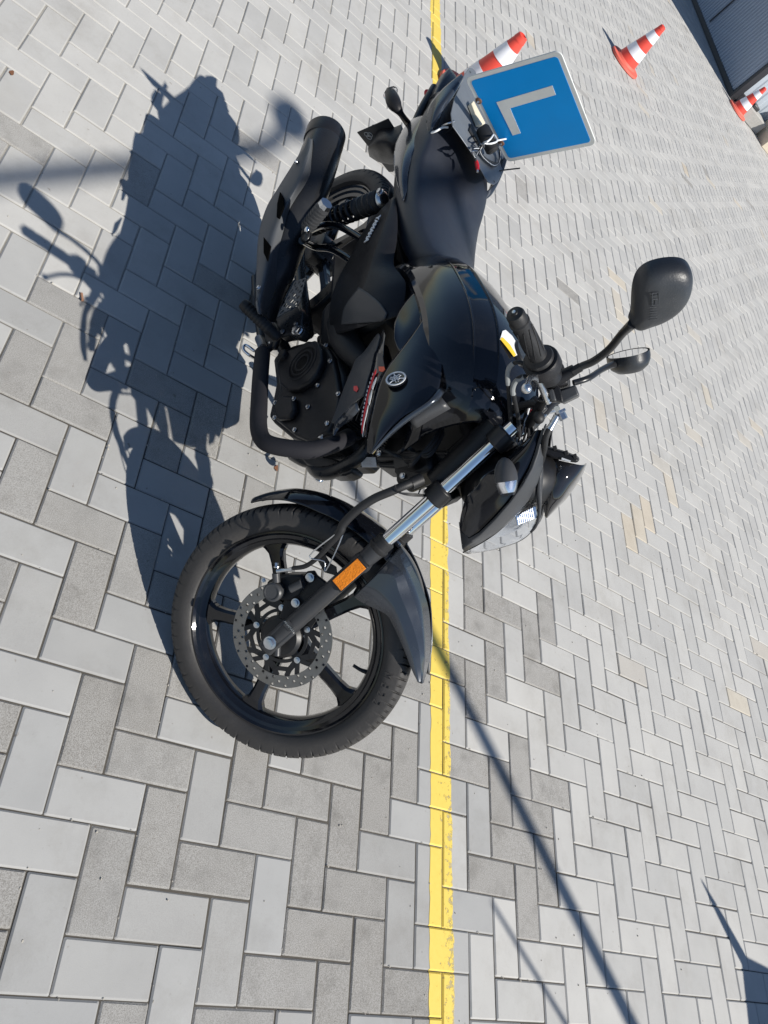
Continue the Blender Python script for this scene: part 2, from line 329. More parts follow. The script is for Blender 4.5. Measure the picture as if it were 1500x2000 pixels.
    for (x0, x1, ya, yb, ly0, ly1, by0, by1, zc, tx, ty, cx, cy) in line:
        if yb - ya < .004: continue
        k = max(2, int((x1 - x0) / .02)); CH = .0042; n = len(V)
        xs = [x0 - CH] + [x0 + (x1 - x0) * i / k for i in range(k + 1)] + [x1 + CH]
        lo = ya <= by0 + 1e-6; hi = yb >= by1 - 1e-6
        for i, x in enumerate(xs):
            a_ = ya if lo else max(by0, ya + lr.uniform(-.002, .002)); b_ = yb if hi else min(by1, yb + lr.uniform(-.004, .003))
            dx = 1. if i in (0, len(xs) - 1) else 0.
            cols = ([(a_ - CH, 1.)] if lo else []) + [(a_, 0.), (b_, 0.)] + ([(b_ + CH, 1.)] if hi else [])
            nc = len(cols)
            for y, dy in cols: V.append((x, y, zc + tx * (x - cx) + ty * (y - cy) + .0008 - .0037 * max(dx, dy)))
        for i in range(len(xs) - 1):
            for q_ in range(nc - 1): Fc.append((n + nc * i + q_, n + nc * (i + 1) + q_, n + nc * (i + 1) + q_ + 1, n + nc * i + q_ + 1))
    m = bpy.data.materials.new('yellow_road_paint'); m.use_nodes = True; nn = m.node_tree; L = nn.links; b = nn.nodes['Principled BSDF']
    tc = nn.nodes.new('ShaderNodeTexCoord'); t = nn.nodes.new('ShaderNodeTexNoise'); t.inputs['Scale'].default_value = 55; t.inputs['Detail'].default_value = 8; t.inputs['Roughness'].default_value = .7
    L.new(tc.outputs['Object'], t.inputs['Vector'])
    r = nn.nodes.new('ShaderNodeMixRGB'); r.inputs[1].default_value = (.66, .47, .07, 1); r.inputs[2].default_value = (.72, .56, .12, 1); L.new(t.outputs[0], r.inputs[0]); L.new(r.outputs[0], b.inputs['Base Color']); b.inputs['Roughness'].default_value = .6
    sx = nn.nodes.new('ShaderNodeSeparateXYZ'); L.new(tc.outputs['Object'], sx.inputs[0])
    yr = nn.nodes.new('ShaderNodeMapRange'); yr.inputs[1].default_value = -.02; yr.inputs[2].default_value = .05; yr.inputs[3].default_value = .34; yr.inputs[4].default_value = .52; L.new(sx.outputs[1], yr.inputs[0])
    gt = nn.nodes.new('ShaderNodeMath'); gt.operation = 'SUBTRACT'; L.new(t.outputs[0], gt.inputs[0]); L.new(yr.outputs[0], gt.inputs[1])
    al = nn.nodes.new('ShaderNodeMapRange'); al.inputs[1].default_value = -.03; al.inputs[2].default_value = .03; al.inputs[3].default_value = .35; al.inputs[4].default_value = 1; L.new(gt.outputs[0], al.inputs[0]); L.new(al.outputs[0], b.inputs['Alpha'])
    me = bpy.data.meshes.new('yellow_line'); me.from_pydata(V, [], Fc); me.materials.append(m); o = bpy.data.objects.new('yellow_line', me); C.objects.link(o); struct(o)
    g = mk('ground', [(-150, -150, -.0048), (150, -150, -.0048), (150, 150, -.0048), (-150, 150, -.0048)], [(0, 1, 2, 3)], ground_mat(True), flat=True); struct(g)
pave()
# ------------------------------------------------------------------ background
def corrugated(x0, x1, z0, z1, pitch, depth):
    P = []; n = int((x1 - x0) / pitch)
    for i in range(n):
        a = x0 + i * pitch; P += [(a, 0), (a + pitch * .38, 0), (a + pitch * .5, depth), (a + pitch * .88, depth)]
    P.append((x0 + n * pitch, 0)); V = []; 
    for (x, d) in P: V += [(x, d, z0), (x, d, z1)]
    return V, [(2 * i, 2 * i + 2, 2 * i + 3, 2 * i + 1) for i in range(len(P) - 1)]
M['cont'] = mat('dark_blue_grey_sheet', (.34, .39, .47), .5, var=.12, vscale=2)
M['contframe'] = mat('black_steel_frame', (.035, .036, .042), .5)
M['cladding'] = mat('light_grey_cladding', (.46, .51, .56), .5, var=.06, vscale=2)
M['concrete'] = mat('pale_concrete', (.36, .35, .33), .9, var=.2, vscale=20, bump=.4, bscale=60)
M['beige'] = mat('beige_board', (.62, .54, .42), .6, var=.06, vscale=3)
M['wood'] = mat('yellow_timber', (.55, .38, .14), .6, var=.2, vscale=20)
cx, cy = -12.93, 6.66
ct = thing('storage_container', 'dark corrugated steel storage container with black frame and locking bar, shaded side towards the yard', 'container', (cx, cy, 0))
W_, H_, D_ = 6.06, 2.6, 2.44
b = MB()
for bx_ in [(-.035, .06, H_ / 2, .035, .06, H_ / 2), (-W_ + .06, .06, H_ / 2, .06, .06, H_ / 2), (-W_ / 2, .05, .045, W_ / 2 - .07, .05, .04), (-W_ / 2, .05, H_ - .07, W_ / 2 - .12, .05, .07),
            (-.06, D_ - .06, H_ / 2, .06, .06, H_ / 2), (-W_ + .06, D_ - .06, H_ / 2, .06, .06, H_ / 2), (-W_ / 2, D_ - .05, .1, W_ / 2 - .12, .05, .09), (-.05, D_ / 2, .1, .05, D_ / 2 - .12, .09), (-.05, D_ / 2, H_ - .07, .05, D_ / 2 - .12, .07)]:
    b.add(*g_box(bx_[:3], I3, bx_[3:]))
mk('frame', b.V, b.F, 'contframe', ct, bevel=.006)
mk('side_panel', *corrugated(-W_ + .12, -.07, .085, H_ - .14, .10, .022), 'cont', ct, flat=True).location = (0, .03, 0)
mk('roof', *g_box((-W_ / 2, D_ / 2, H_ - .03), I3, (W_ / 2 - .02, D_ / 2 - .02, .02)), 'cont', ct, bevel=.005)
mk('back_panel', *g_box((-W_ / 2, D_ - .03, H_ / 2), I3, (W_ / 2 - .12, .01, H_ / 2 - .16)), 'cont', ct, bevel=.003)
lb = mk('locking_bar', *g_tube([(-2.45, .0, .15), (-2.45, .0, H_ - .1)], .014, 10, 1), 'contframe', ct)
box('lock_box', (-2.45, -.02, 1.12), (.07, .035, .07), 'contframe', ct)
cw = thing('cladding_wall', 'pale blue-grey wall of vertical cladding boards in full sun behind the far cone', 'wall', (cx - .02, cy + .04, 0), math.radians(90))
b = MB(); b.add(*corrugated(.0, 9, .06, 2.5, .2, .012)); b.add(*g_box((4.5, .06, 1.25), I3, (4.5, .03, 1.2)))
mk('cladding', b.V, b.F, 'cladding', cw, flat=True)
mk('base_rail', *g_box((4.5, .02, .03), I3, (4.5, .04, .03)), 'contframe', cw, bevel=.005)
kb = thing('concrete_block', 'pale concrete block with a dark rubber foot lying at the cladding wall', 'block', (-12.74, 7.12, 0), .1)
mk('body', *g_box((0, 0, .1), I3, (.13, .26, .1)), 'concrete', kb, bevel=.015)
mk('rubber_foot', *g_box((-.02, -.34, .05), I3, (.10, .05, .05)), 'grey_plastic', kb, bevel=.02)
mk('cap', *g_box((-.03, -.12, .23), I3, (.08, .08, .03)), 'grey_plastic', kb, bevel=.015)
bb_ = thing('board_crate', 'beige board crate with a yellow timber rim at the picture edge', 'crate', (-12.63, 8.02, 0), .0)
mk('body', *g_box((0, 0, .19), I3, (.26, .55, .19)), 'beige', bb_, bevel=.008)
b = MB()
for (x, y, hx, hy) in ((.25, 0, .03, .57), (-.25, 0, .03, .57), (0, .55, .22, .03), (0, -.55, .22, .03)): b.add(*g_box((x, y, .405), I3, (hx, hy, .022)))
mk('rim', b.V, b.F, 'wood', bb_, bevel=.005)
def mast(name, lab, base, H, r0, r1, arms, cat):
    t = thing(name, lab, cat, (*base, 0)); M.setdefault('galv', mat('galvanised_steel', (.4, .41, .42), .45, metal=.8))
    tube('pole', [(0, 0, 0), (0, 0, H)], [r0, r1], 'galv', t, k=1)
    lathe('base_plate', [(.001, .0), (.14, 0), (.14, .02), (.001, .02)], (0, 0, 0), (0, 0, 1), 'galv', t)
    for (P, r, hd) in arms:
        tube('arm', P, r, 'galv', t, n=10)
        if hd: ell('lamp_head', P[-1], hd, 'galv', t)
    return t
sdx, sdy = math.cos(SUN_AZ), math.sin(SUN_AZ); cot = 1 / math.tan(SUN_EL)
Hm = 6.4; top = np.array([-2.33, -1.30]); basem = top + np.array([sdx, sdy]) * Hm * cot
pd_ = np.array([math.cos(math.radians(142)), math.sin(math.radians(142)), 0])
mast('lamp_post', 'slim galvanised lamp post with cross arm standing beyond the picture, casting the long shadow', basem, Hm, .034, .022,
     [([(0, 0, Hm)] + [(-.42, .28, Hm), (-.72, .36, Hm)], .032, (.13, .10, .05)), ([(0, 0, Hm), tuple(-pd_ * .9 + [0, 0, Hm]), tuple(-pd_ * 1.9 + [0, 0, Hm])], .03, (.22, .12, .06))], 'lamp post')
hs = 2.3; tp = np.array([-.085 + hs * cot * sdx, .205 + hs * cot * sdy]); bp_ = tp + np.array([.55, .835]) * 1.0 * 1.25
t = thing('pole_shadow_caster', 'unseen stand-in shaped as a leaning pole with a side branch, added to cast a thin shadow on the paving', 'pole', (*bp_, 0))  # pole of guessed shape, added out of view for the thin branched shadow
tube('pole', [(0, 0, 0), (*(tp - bp_) * .5, hs * .5), (*(tp - bp_), hs)], [.02, .014, .008], 'contframe', t, n=8)
pb = np.array([*(tp - bp_) * .62, hs * .62]); tube('branch', [pb, pb + [-.06, .06, .10], pb + [-.10, .03, .24]], [.012, .014, .010], 'contframe', t, n=8)
# bin-and-rod stand-in, added out of view to cast the lower right shadow
hb = .95; bl = np.array([-.07 + hb * cot * sdx, 1.625 + hb * cot * sdy])
t = thing('corner_shadow_caster', 'unseen stand-in in wheeled bin shape with corner rod, added to cast the lower right shadow', 'shadow caster', (*bl, 0), math.radians(-10))
mk('body', *(lambda V, Fc: ([(x * (.86 + .14 * z / .88) + .02, y * (.86 + .14 * z / .88) + .02, z) for x, y, z in V], Fc))(*g_box((.25, .28, .47), I3, (.23, .26, .41))), 'contframe', t, bevel=.02)
mk('lid', *g_box((.26, .29, .915), I3, (.26, .29, .03)), 'contframe', t, bevel=.02)
for wy in (.06, .50): lathe('wheel', [(.001, -.02), (.09, -.02), (.10, -.01), (.10, .01), (.09, .02), (.001, .02)], (.46, wy, .10), (0, 1, 0), 'contframe', t)
tube('rod', [(.02, .02, .7), (.01, .01, 1.05), (0, 0, 1.28)], [.032, .024, .004], 'contframe', t, n=10)
# ------------------------------------------------------------------ traffic cones
M['cone'] = mat('orange_red_cone_plastic', (.72, .075, .05), .42, var=.12, vscale=25)
M['coneband'] = mat('white_reflective_band', (.80, .80, .84), .35, var=.05, vscale=40)
M['conebase'] = mat('faded_cone_base', (.66, .13, .09), .6, var=.15, vscale=20)
def cone_prof(t0, t1): 
    rr = lambda t: .128 - .097 * t / .5
    return [(rr(t0), t0), (rr(t1), t1)]
def make_cone():
    t = thing('traffic_cone', '', 'traffic cone'); z0 = .045
    lathe('base', [(.001, .002), (.205, .002), (.212, .012), (.205, .030), (.150, .036), (.132, .055), (.001, .055)], (0, 0, 0), (0, 0, 1), 'conebase', t, n=40)
    R = lambda z: .130 - .100 * (z - .04) / .46
    def seg(nm, za, zb, m, off=0):
        return lathe(nm, [(R(za) - .004, za), (R(za) + off, za), (R(zb) + off, zb), (R(zb) - .004, zb)], (0, 0, 0), (0, 0, 1), m, t, n=40)
    seg('body', .05, .49, 'cone')
    o = lathe('tip', [(R(.47) + .0035, .465), (R(.50) + .002, .497), (.020, .502), (.018, .47)], (0, 0, 0), (0, 0, 1), 'cone', t, n=32)
    seg('reflective_band', .125, .225, 'coneband', .0025); seg('reflective_band', .325, .415, 'coneband', .0025)
    return t
c1 = make_cone(); c1['group'] = 'traffic cones on the practice yard'
def dup(root, loc, rz, label):
    r = root.copy(); C.objects.link(r); r.location = loc; r.rotation_euler = (0, 0, rz); r['label'] = label
    for ch in list(root.children): c = ch.copy(); C.objects.link(c); c.parent = r
    return r
c1.location = (-8.62, 2.73, 0); c1.scale = (1, 1, 1); c1['label'] = 'red and white cone standing alone on open paving between bike and container'
dup(c1, (-4.60, .160, 0), .4, 'red and white cone half hidden behind the blue L sign')
dup(c1, (-12.62, 6.76, 0), .9, 'red and white cone at the corner where dark container meets pale cladding')
# ================================================================== MOTORCYCLE
mm = np.eye(4); mm[:3, :3] = BM; mm[:3, 3] = BO
bike = bpy.data.objects.new('motorcycle', None); C.objects.link(bike); bike.matrix_world = Matrix(mm.tolist())
bike['label'] = 'black learner motorcycle leaning on its stand, bars turned left, blue L sign at the tail'; bike['category'] = 'motorcycle'
Yl = np.array([0, 1., 0])
def wheel(c, fr, Ro, hw, rimR, ph, nm, tyre_grooves=True, hubr=.036, winr=.214, sp=-1):
    """wheel in local frame: axle along y. fr: function mapping local->bike-local"""
    k = Ro / .3117
    root = None
    def tr(V): return [fr(np.asarray(v) + c) for v in V]
    rf = [(winr, -.010), (winr + .004, -.018), (rimR - .022, -.020), (rimR - .016, -.026), (rimR - .008, -.028), (rimR - .003, -.034), (rimR + .001, -.034), (rimR + .001, -.026)]
    prof = rf + [(r, -y) for r, y in rf[::-1]]
    V, Fc = g_lathe(prof, (0, 0, 0), Yl, 120, True)
    rim = mk('wheel', [fr(np.asarray(v) + c) for v in g_lathe([(hubr, -.05), (hubr * .8, -.055), (.012, -.055), (.012, .055), (hubr * .8, .055), (hubr, .05)], (0, 0, 0), Yl, 40, True)[0]], g_lathe([(hubr, -.05), (hubr * .8, -.055), (.012, -.055), (.012, .055), (hubr * .8, .055), (hubr, .05)], (0, 0, 0), Yl, 40, True)[1], 'satin', bike)
    rim['label'] = nm
    mk('rim', tr(V), Fc, 'gloss', rim, ang=30)
    for i in range(5):
        a = math.radians(ph + 72 * i); d = np.array([math.cos(a), 0, math.sin(a)]); n_ = np.array([-math.sin(a), 0, math.cos(a)])
        rows = []
        for (r, wd, dp) in ((hubr - .004, .024, .020), (.06, .019, .017), (.12, .0165, .0145), (.17, .0165, .0135), (.195, .0195, .0135), (.208, .028, .0135), (winr + .004, .040, .0135)):
            rows.append([d * r + n_ * wd - Yl * dp * .55, d * r + n_ * wd * .62 - Yl * dp, d * r - n_ * wd * .62 - Yl * dp, d * r - n_ * wd - Yl * dp * .55, d * r - n_ * wd + Yl * dp * .55, d * r - n_ * wd * .62 + Yl * dp, d * r + n_ * wd * .62 + Yl * dp, d * r + n_ * wd + Yl * dp * .55, d * r + n_ * wd - Yl * dp * .55])
        mk('spoke', tr([p for r in rows for p in r]), g_grid(rows)[1], 'gloss', rim, ang=30)
    # tyre
    half = [(rimR - .001, -.026), (rimR + .002, -.034), (rimR + .006, -hw * .88), (rimR + .018, -hw * .99), (rimR + .028, -hw), (rimR + .036, -hw * .96), (Ro - .0185, -hw * .93)]
    arc = []
    for t in np.linspace(.12, 1, 17): arc.append((Ro - .020 + .020 * math.sin(t * math.pi / 2), -hw * .93 * math.cos(t * math.pi / 2) ** .85))
    arc[-1] = (Ro, 0)
    pr = half + arc; pr = pr + [(r, -y) for r, y in pr[-2::-1]]
    n = 1296; V = []; pr = np.array(pr)
    th = np.linspace(0, 2 * np.pi, n, endpoint=False)
    for (r, y) in pr:
        ay = abs(y) / hw; ph_ = (th * 54 / (2 * np.pi) + y * 11)
        g = np.zeros(n)
        if r > Ro - .0205 and ay > .25:
            u_ = ph_ % 1.0
            g = np.where(u_ < .13, .0055, 0)
            if .55 < ay < .9: g = np.maximum(g, np.where(((u_ - .5) % 1) < .11, .0045, 0))
            if ay > .93: g = g * 0
        rr = r - g
        for j in range(n): V.append(fr(c + np.array([rr[j] * math.cos(th[j]), y, rr[j] * math.sin(th[j])])))
    K = len(pr); Fc = [(i * n + j, i * n + (j + 1) % n, (i + 1) * n + (j + 1) % n, (i + 1) * n + j) for i in range(K - 1) for j in range(n)]
    mk('tyre', V, Fc, 'rubber', rim, ang=40)
    return rim
fw = wheel(WC, st, .3117, .043, .247, 27, 'front wheel with black five-spoke rim')
rw = wheel(np.array([0, 0, .316]), lambda p: p, .316, .050, .252, 10, 'rear wheel half hidden behind the silencer', hubr=.06)
def wf(th, r, y): a = math.radians(th); return WC + np.array([r * math.cos(a), y, r * math.sin(a)])
# valve, tyre lettering
tube('valve', [st(wf(49, .216, .0)), st(wf(49, .200, -.006)), st(wf(50, .180, -.010))], [.006, .0045, .004], 'black_rubber', fw)
pM, pE = F(761, 1321, -.042), F(729, 1367, -.042)
aM = math.degrees(math.atan2(pM[2] - WC[2], pM[0] - WC[0])); aE = math.degrees(math.atan2(pE[2] - WC[2], pE[0] - WC[0]))
for i, ch_ in enumerate('ME22'):
    a = aM + (aE - aM) * i / 3; r_ = .2725; p = wf(a, r_, -.0432); ar = math.radians(a)
    X = RS @ (np.array([math.sin(ar), 0, -math.cos(ar)]) if aE < aM else np.array([-math.sin(ar), 0, math.cos(ar)])); Yv = RS @ np.array([math.cos(ar), 0, math.sin(ar)])
    if aE > aM: X, Yv = X, -Yv
    text('tyre_lettering', ch_, .030, X, Yv, st(p), 'rubber', fw, depth=.0012, sx=.75)
# brake disc
def perforated_ring(r0, r1, y, th_, nseg, fr, rows):
    """ring with real holes; rows: list of (radius, [angles])"""
    b = MB(); nc = len(rows); rr = np.linspace(r0, r1, nc + 1)
    for i in range(nc):
        holes = set(rows[i])
        for j in range(nseg):
            a0, a1 = 2 * math.pi * j / nseg, 2 * math.pi * (j + 1) / nseg; ra, rb = rr[i], rr[i + 1]
            if j in holes:
                k = 12; rc, ac = (ra + rb) / 2, (a0 + a1) / 2; hr = .0034
                outer = []
                for q in range(k):
                    t = 2 * math.pi * q / k; dx, dy = math.cos(t), math.sin(t); s_ = 1 / max(abs(dx), abs(dy)); outer.append((rc + dx * s_ * (rb - ra) / 2, ac + dy * s_ * (a1 - a0) / 2))
                for sgn in (-1, 1):
                    V = [np.array([r * math.cos(a), y + sgn * th_ / 2, r * math.sin(a)]) for r, a in outer] + [np.array([(rc + hr * math.cos(2 * math.pi * q / k)) * math.cos(ac + hr * math.sin(2 * math.pi * q / k) / rc), y + sgn * th_ / 2, (rc + hr * math.cos(2 * math.pi * q / k)) * math.sin(ac + hr * math.sin(2 * math.pi * q / k) / rc)]) for q in range(k)]
                    b.add([fr(v) for v in V], [(q, (q + 1) % k, k + (q + 1) % k, k + q) for q in range(k)])
            else:
                for sgn in (-1, 1): b.add([fr(np.array([r * math.cos(a), y + sgn * th_ / 2, r * math.sin(a)])) for r, a in ((ra, a0), (rb, a0), (rb, a1), (ra, a1))], [(0, 1, 2, 3)])
    for r in (r0, r1):
        n = nseg * 2
        for j in range(n):
            a0, a1 = 2 * math.pi * j / n, 2 * math.pi * (j + 1) / n
            b.add([fr(np.array([r * math.cos(a), y + s_ * th_ / 2, r * math.sin(a)])) for a, s_ in ((a0, -1), (a1, -1), (a1, 1), (a0, 1))], [(0, 1, 2, 3)])
    return b
rws = [[j for j in range(90) if j % 9 in (1, 6)], [j for j in range(90) if j % 9 in (3, 8)], [j for j in range(90) if j % 9 in (1, 5)]]
fd = lambda v: st(np.asarray(v) + WC)
b = perforated_ring(.0975, .127, -.045, .004, 90, fd, rws)
disc = mk('brake_disc', b.V, b.F, 'disc', bike, flat=True)
b = MB()
def bar(b, p, q, w0, w1, y, t):
    p, q = np.array(p), np.array(q); d = (q - p) / np.linalg.norm(q - p); n_ = np.array([-d[1], d[0]]); pts = [p + n_ * w0, q + n_ * w1, q - n_ * w1, p - n_ * w0]
    b.add(*g_prism([fd((x, y - t / 2, z)) for x, z in pts], fd((0, y + t / 2, 0)) - fd((0, y - t / 2, 0))))
pol = lambda r, a: (r * math.cos(math.radians(a)), r * math.sin(math.radians(a)))
for i in range(5):
    a = 17.4 + 72 * i
    for da in (-13, 13): bar(b, pol(.068, a), pol(.0985, a + da), .0055, .0055, -.044, .004)
    for da in (-36, 36): bar(b, pol(.068, a), pol(.083, a + da * .62), .0075, .0065, -.0435, .0035)
    bar(b, pol(.083, a + 22.3), pol(.0985, a + 29), .006, .006, -.044, .004); bar(b, pol(.083, a + 49.7), pol(.0985, a + 43), .006, .006, -.044, .004)
    bar(b, pol(.083, a + 22.3), pol(.083, a + 49.7), .005, .005, -.0438, .0037)
    bar(b, pol(.030, a), pol(.070, a), .010, .008, -.040, .008)
b.add(*[(lambda V, Fc: ([fd(v) for v in V], Fc))(*g_lathe([(.058, -.046), (.066, -.046), (.066, -.042), (.058, -.042)], (0, 0, 0), Yl, 60, True))][0])
mk('disc_carrier', b.V, b.F, 'dark', disc, ang=30)
for i in range(5):
    x, z = pol(.068, 17.4 + 72 * i); bolt(fd((x, -.047, z)), RS @ -Yl, .0062, disc, h=.005)
mk('hub_cap', *(lambda V, Fc: ([fd(v) for v in V], Fc))(*g_lathe([(.05, -.04), (.052, -.052), (.044, -.060), (.012, -.062)], (0, 0, 0), Yl, 40)), 'dark', disc)
# ---- fork
def fa(t, y): return st(np.array([1.332 + (1.04 - 1.332) * t, y, .290 + (.93 - .290) * t]))
fdir = (fa(1, 0) - fa(0, 0)); FL = np.linalg.norm(fdir); fdir /= FL; fn = RS @ Yl; ff = np.cross(fn, fdir)
for sgn in (-1, 1):
    y = .092 * sgn
    leg = mk('fork_leg', *g_tube([fa(-.035, y), fa(-.02, y), fa(.02, y), fa(.08, y), fa(.43, y), fa(.47, y), fa(.475, y)], [.012, .017, .019, .020, .020, .022, .022], 24, 1), 'silver_paint', bike)
    mk('stanchion', *g_tube([fa(.46, y), fa(1.04, y)], .0158, 24, 1), 'chrome', leg)
    mk('dust_seal', *g_tube([fa(.472, y), fa(.478, y), fa(.487, y), fa(.49, y), fa(.515, y), fa(.52, y)], [.022, .0245, .0245, .022, .022, .018], 24, 1), 'black_rubber', leg)
    mk('fork_boss', *g_tube([fa(.385, y), fa(.395, y), fa(.41, y), fa(.425, y)], [.020, .0235, .0235, .021], 24, 1), 'silver_paint', leg)
    mk('axle_lug', *g_prism([fa(-.045, y * .93) - ff * .020, fa(-.045, y * .93) + ff * .020, fa(.085, y * .93) + ff * .021, fa(.085, y * .93) - ff * .021], fn * sgn * .022), 'silver_paint', leg, bevel=.006)
bolt(st(WC + [0, -.112, 0]), -fn, .0125, bike, h=.012, name='axle_nut')
tube('axle', [st(WC + [0, -.10, 0]), st(WC + [0, .12, 0])], .008, 'zinc', bike, k=1)
prism('fork_casting_mark', [fa(.10, -.114) + ff * .010, fa(.10, -.114) - ff * .012, fa(.075, -.114) - ff * .012, fa(.075, -.114) + ff * .010], fn * .006, 'silver_paint', bike, bevel=.001)
text('casting_lettering', 'YAMAHA', .008, -ff, fdir, fa(.088, -.1145), 'zinc', bike, depth=.0006)
lug = st(WC + np.array([.035, -.095, -.002])); tube('fork_eyelet', [fa(.03, -.092) + ff * -.012, lug], [.010, .008], 'silver_paint', bike, k=1)
# reflector
q = Q((580, 960), 5.357)
R4 = [S(*q(x, y_), -.118) for x, y_ in ((645, 672), (752, 795), (450, 1065), (343, 940))]
rc = sum(R4) / 4
rfb = prism('reflector', R4, fn * .014, 'black_rubber', bike, bevel=.003)
prism('reflector_lens', [rc + (p - rc) * .86 - fn * .0025 for p in R4], fn * .004, 'amber', rfb, bevel=.001)
# caliper
q = Q((440, 1120), 7.5)
ca = S(*q(745, 250), -.075)
cal = mk('brake_caliper', *g_prism([S(*q(x, y_), -.068) for x, y_ in ((585, 300), (600, 130), (700, 60), (900, 20), (1120, 20), (1190, 150), (1100, 330), (960, 420), (700, 380))], fn * .05), 'engine', bike, bevel=.006)
lathe('piston_housing', [(.0225, .0), (.0225, .022), (.019, .026), (.0165, .026), (.016, .0245), (.001, .0245)], ca, -fn, 'grey_plastic', cal, n=36)
tube('guide_boss', [S(*q(960, 230), -.085), S(*q(1130, 150), -.085)], [.010, .011], 'grey_plastic', cal, k=1)
tube('bleed_boss', [S(*q(750, 130), -.088), S(*q(740, 0), -.088)], [.009, .009], 'grey_plastic', cal, k=1)
mk('caliper_bracket', *g_prism([S(*q(x, y_), -.062) for x, y_ in ((880, 330), (960, 240), (1150, 200), (1150, 30), (1190, -30), (1300, -40), (1340, 30), (1500, 150), (1480, 260), (1150, 560), (1000, 640), (880, 700), (780, 640), (820, 560))], fn * .010), 'engine', cal, bevel=.003)
for x, y_, r in ((1240, 60, .0085), (1030, 430, .0085), (562, 100, .0045)): bolt(S(*q(x, y_), -.072), -fn, r, cal, h=.008)
q = Q((320, 960), 5.357)
bolt(S(*q(1180, 795), -.095), -fdir * 0 + st(F(*q(1180, 795), -.095)) * 0 + (S(*q(1180, 760), -.095) - S(*q(1180, 860), -.095)), .0055, cal, h=.012, name='banjo_bolt')
tube('hose_fitting', [S(*q(1185, 830), -.092), S(*q(1290, 822), -.092), S(*q(1345, 812), -.092)], [.006, .004, .0058], 'zinc', cal, k=1)
q1 = Q((320, 920), 2.7778); q6 = Q((640, 780), 5.769)
hp = [S(*q1(700, 527), -.092), S(*q1(770, 515), -.095), S(*q1(840, 465), -.11), S(*q1(900, 395), -.125), S(*q1(955, 330), -.135), S(*q6(180, 1400), -.14), S(*q6(330, 1250), -.145), S(*q6(520, 1120), -.145), S(*q6(720, 1035), -.14), S(*q6(880, 965), -.13), S(*q6(1010, 915), -.11)]
tube('brake_hose', hp, [.005, .0055, .0055, .0075, .0095, .0095, .0095, .0095, .0095, .0095, .0095], 'black_rubber', bike, n=16)
tube('hose_clip', [S(*q6(930, 870), -.13), S(*q6(1060, 900), -.11)], [.0001, .0001], 'dark', bike, k=1) if 0 else None
lathe('hose_grommet', [(.0100, -.015), (.013, -.015), (.013, .012), (.0100, .012)], S(*q6(1005, 920), -.112), S(*q6(1060, 895), -.105) - S(*q6(940, 950), -.12), 'black_rubber', bike, n=20)
for off, rr in ((0, .0016), (22, .0014), (40, .0016)):
    tube('wire_guide', [S(*q6(760, 960 + off * .3), -.15), S(*q6(790, 1045), -.15), S(*q6(950, 1062 + off * .6), -.135), S(*q6(1130, 1080 + off * .2), -.10)], rr, 'dark', bike, n=8)
tube('hose_guide_wire', [S(*q1(935, 340), -.14), S(*q1(790, 460), -.12), S(*q1(870, 490), -.11), S(*q1(880, 540), -.11), S(*q1(970, 345), -.12), S(*q1(930, 335), -.14)], .0016, 'zinc', bike, n=8, k=4)
mk('hose_bracket', *g_prism([S(*q1(x, y_), -.10) for x, y_ in ((825, 470), (865, 440), (900, 500), (935, 520), (940, 570), (870, 550))], fn * .004), 'dark', bike, bevel=.001)
# ---- front fender
rows = []
for i, th in enumerate(np.linspace(57, 177, 34)):
    t = i / 33; wdt = .058 * min(1, .45 + 2.2 * t) * min(1, .55 + 3.2 * (1 - t)); rcn = .349 + .010 * math.exp(-((th - 104) / 16) ** 2) - .012 * max(0, (th - 160) / 17)
    dr = .034 * min(1, .3 + 3 * t) * min(1, .35 + 2.4 * (1 - t))
    rows.append([st(wf(th, rcn - dr * abs(s_) ** 2.4, s_ * wdt)) for s_ in np.linspace(-1, 1, 11)])
fen = grid('front_fender', rows, 'gloss', bike, solid=.003, sub=1)
wing = [((690, 1165), (735, 1120), (782, 1066)), ((711, 1179), (768, 1125), (803, 1104)), ((752, 1199), (779, 1155), (823, 1146)), ((767, 1220), (794, 1192), (836, 1184)), ((782, 1252), (808, 1228), (841, 1228)), ((797, 1290), (819, 1272), (841, 1270)), ((808, 1316), (822, 1306), (835, 1306)), ((817, 1333), (822, 1335), (828, 1333))]
ys = [(-.075, -.074, -.030), (-.075, -.076, -.028), (-.074, -.073, -.02), (-.072, -.070, -.015), (-.068, -.062, -.010), (-.060, -.054, -.008), (-.052, -.044, -.006), (-.045, -.04, -.035)]
rows = []
for r_, yy in zip(wing, ys):
    a_, b2, c_ = [F(*p, y_) for p, y_ in zip(r_, yy)]; rows.append([a_, a_ * .5 + b2 * .5, b2, b2 * .5 + c_ * .5 + [0, -.006, 0], c_])
grid('fender_wing', [[st(p) for p in r] for r in rows], 'paint', fen, solid=.003, sub=2, cols=False, ang=9)
grid('fender_wing', [[st(my(p)) for p in r] for r in rows], 'paint', fen, solid=.003, sub=2)
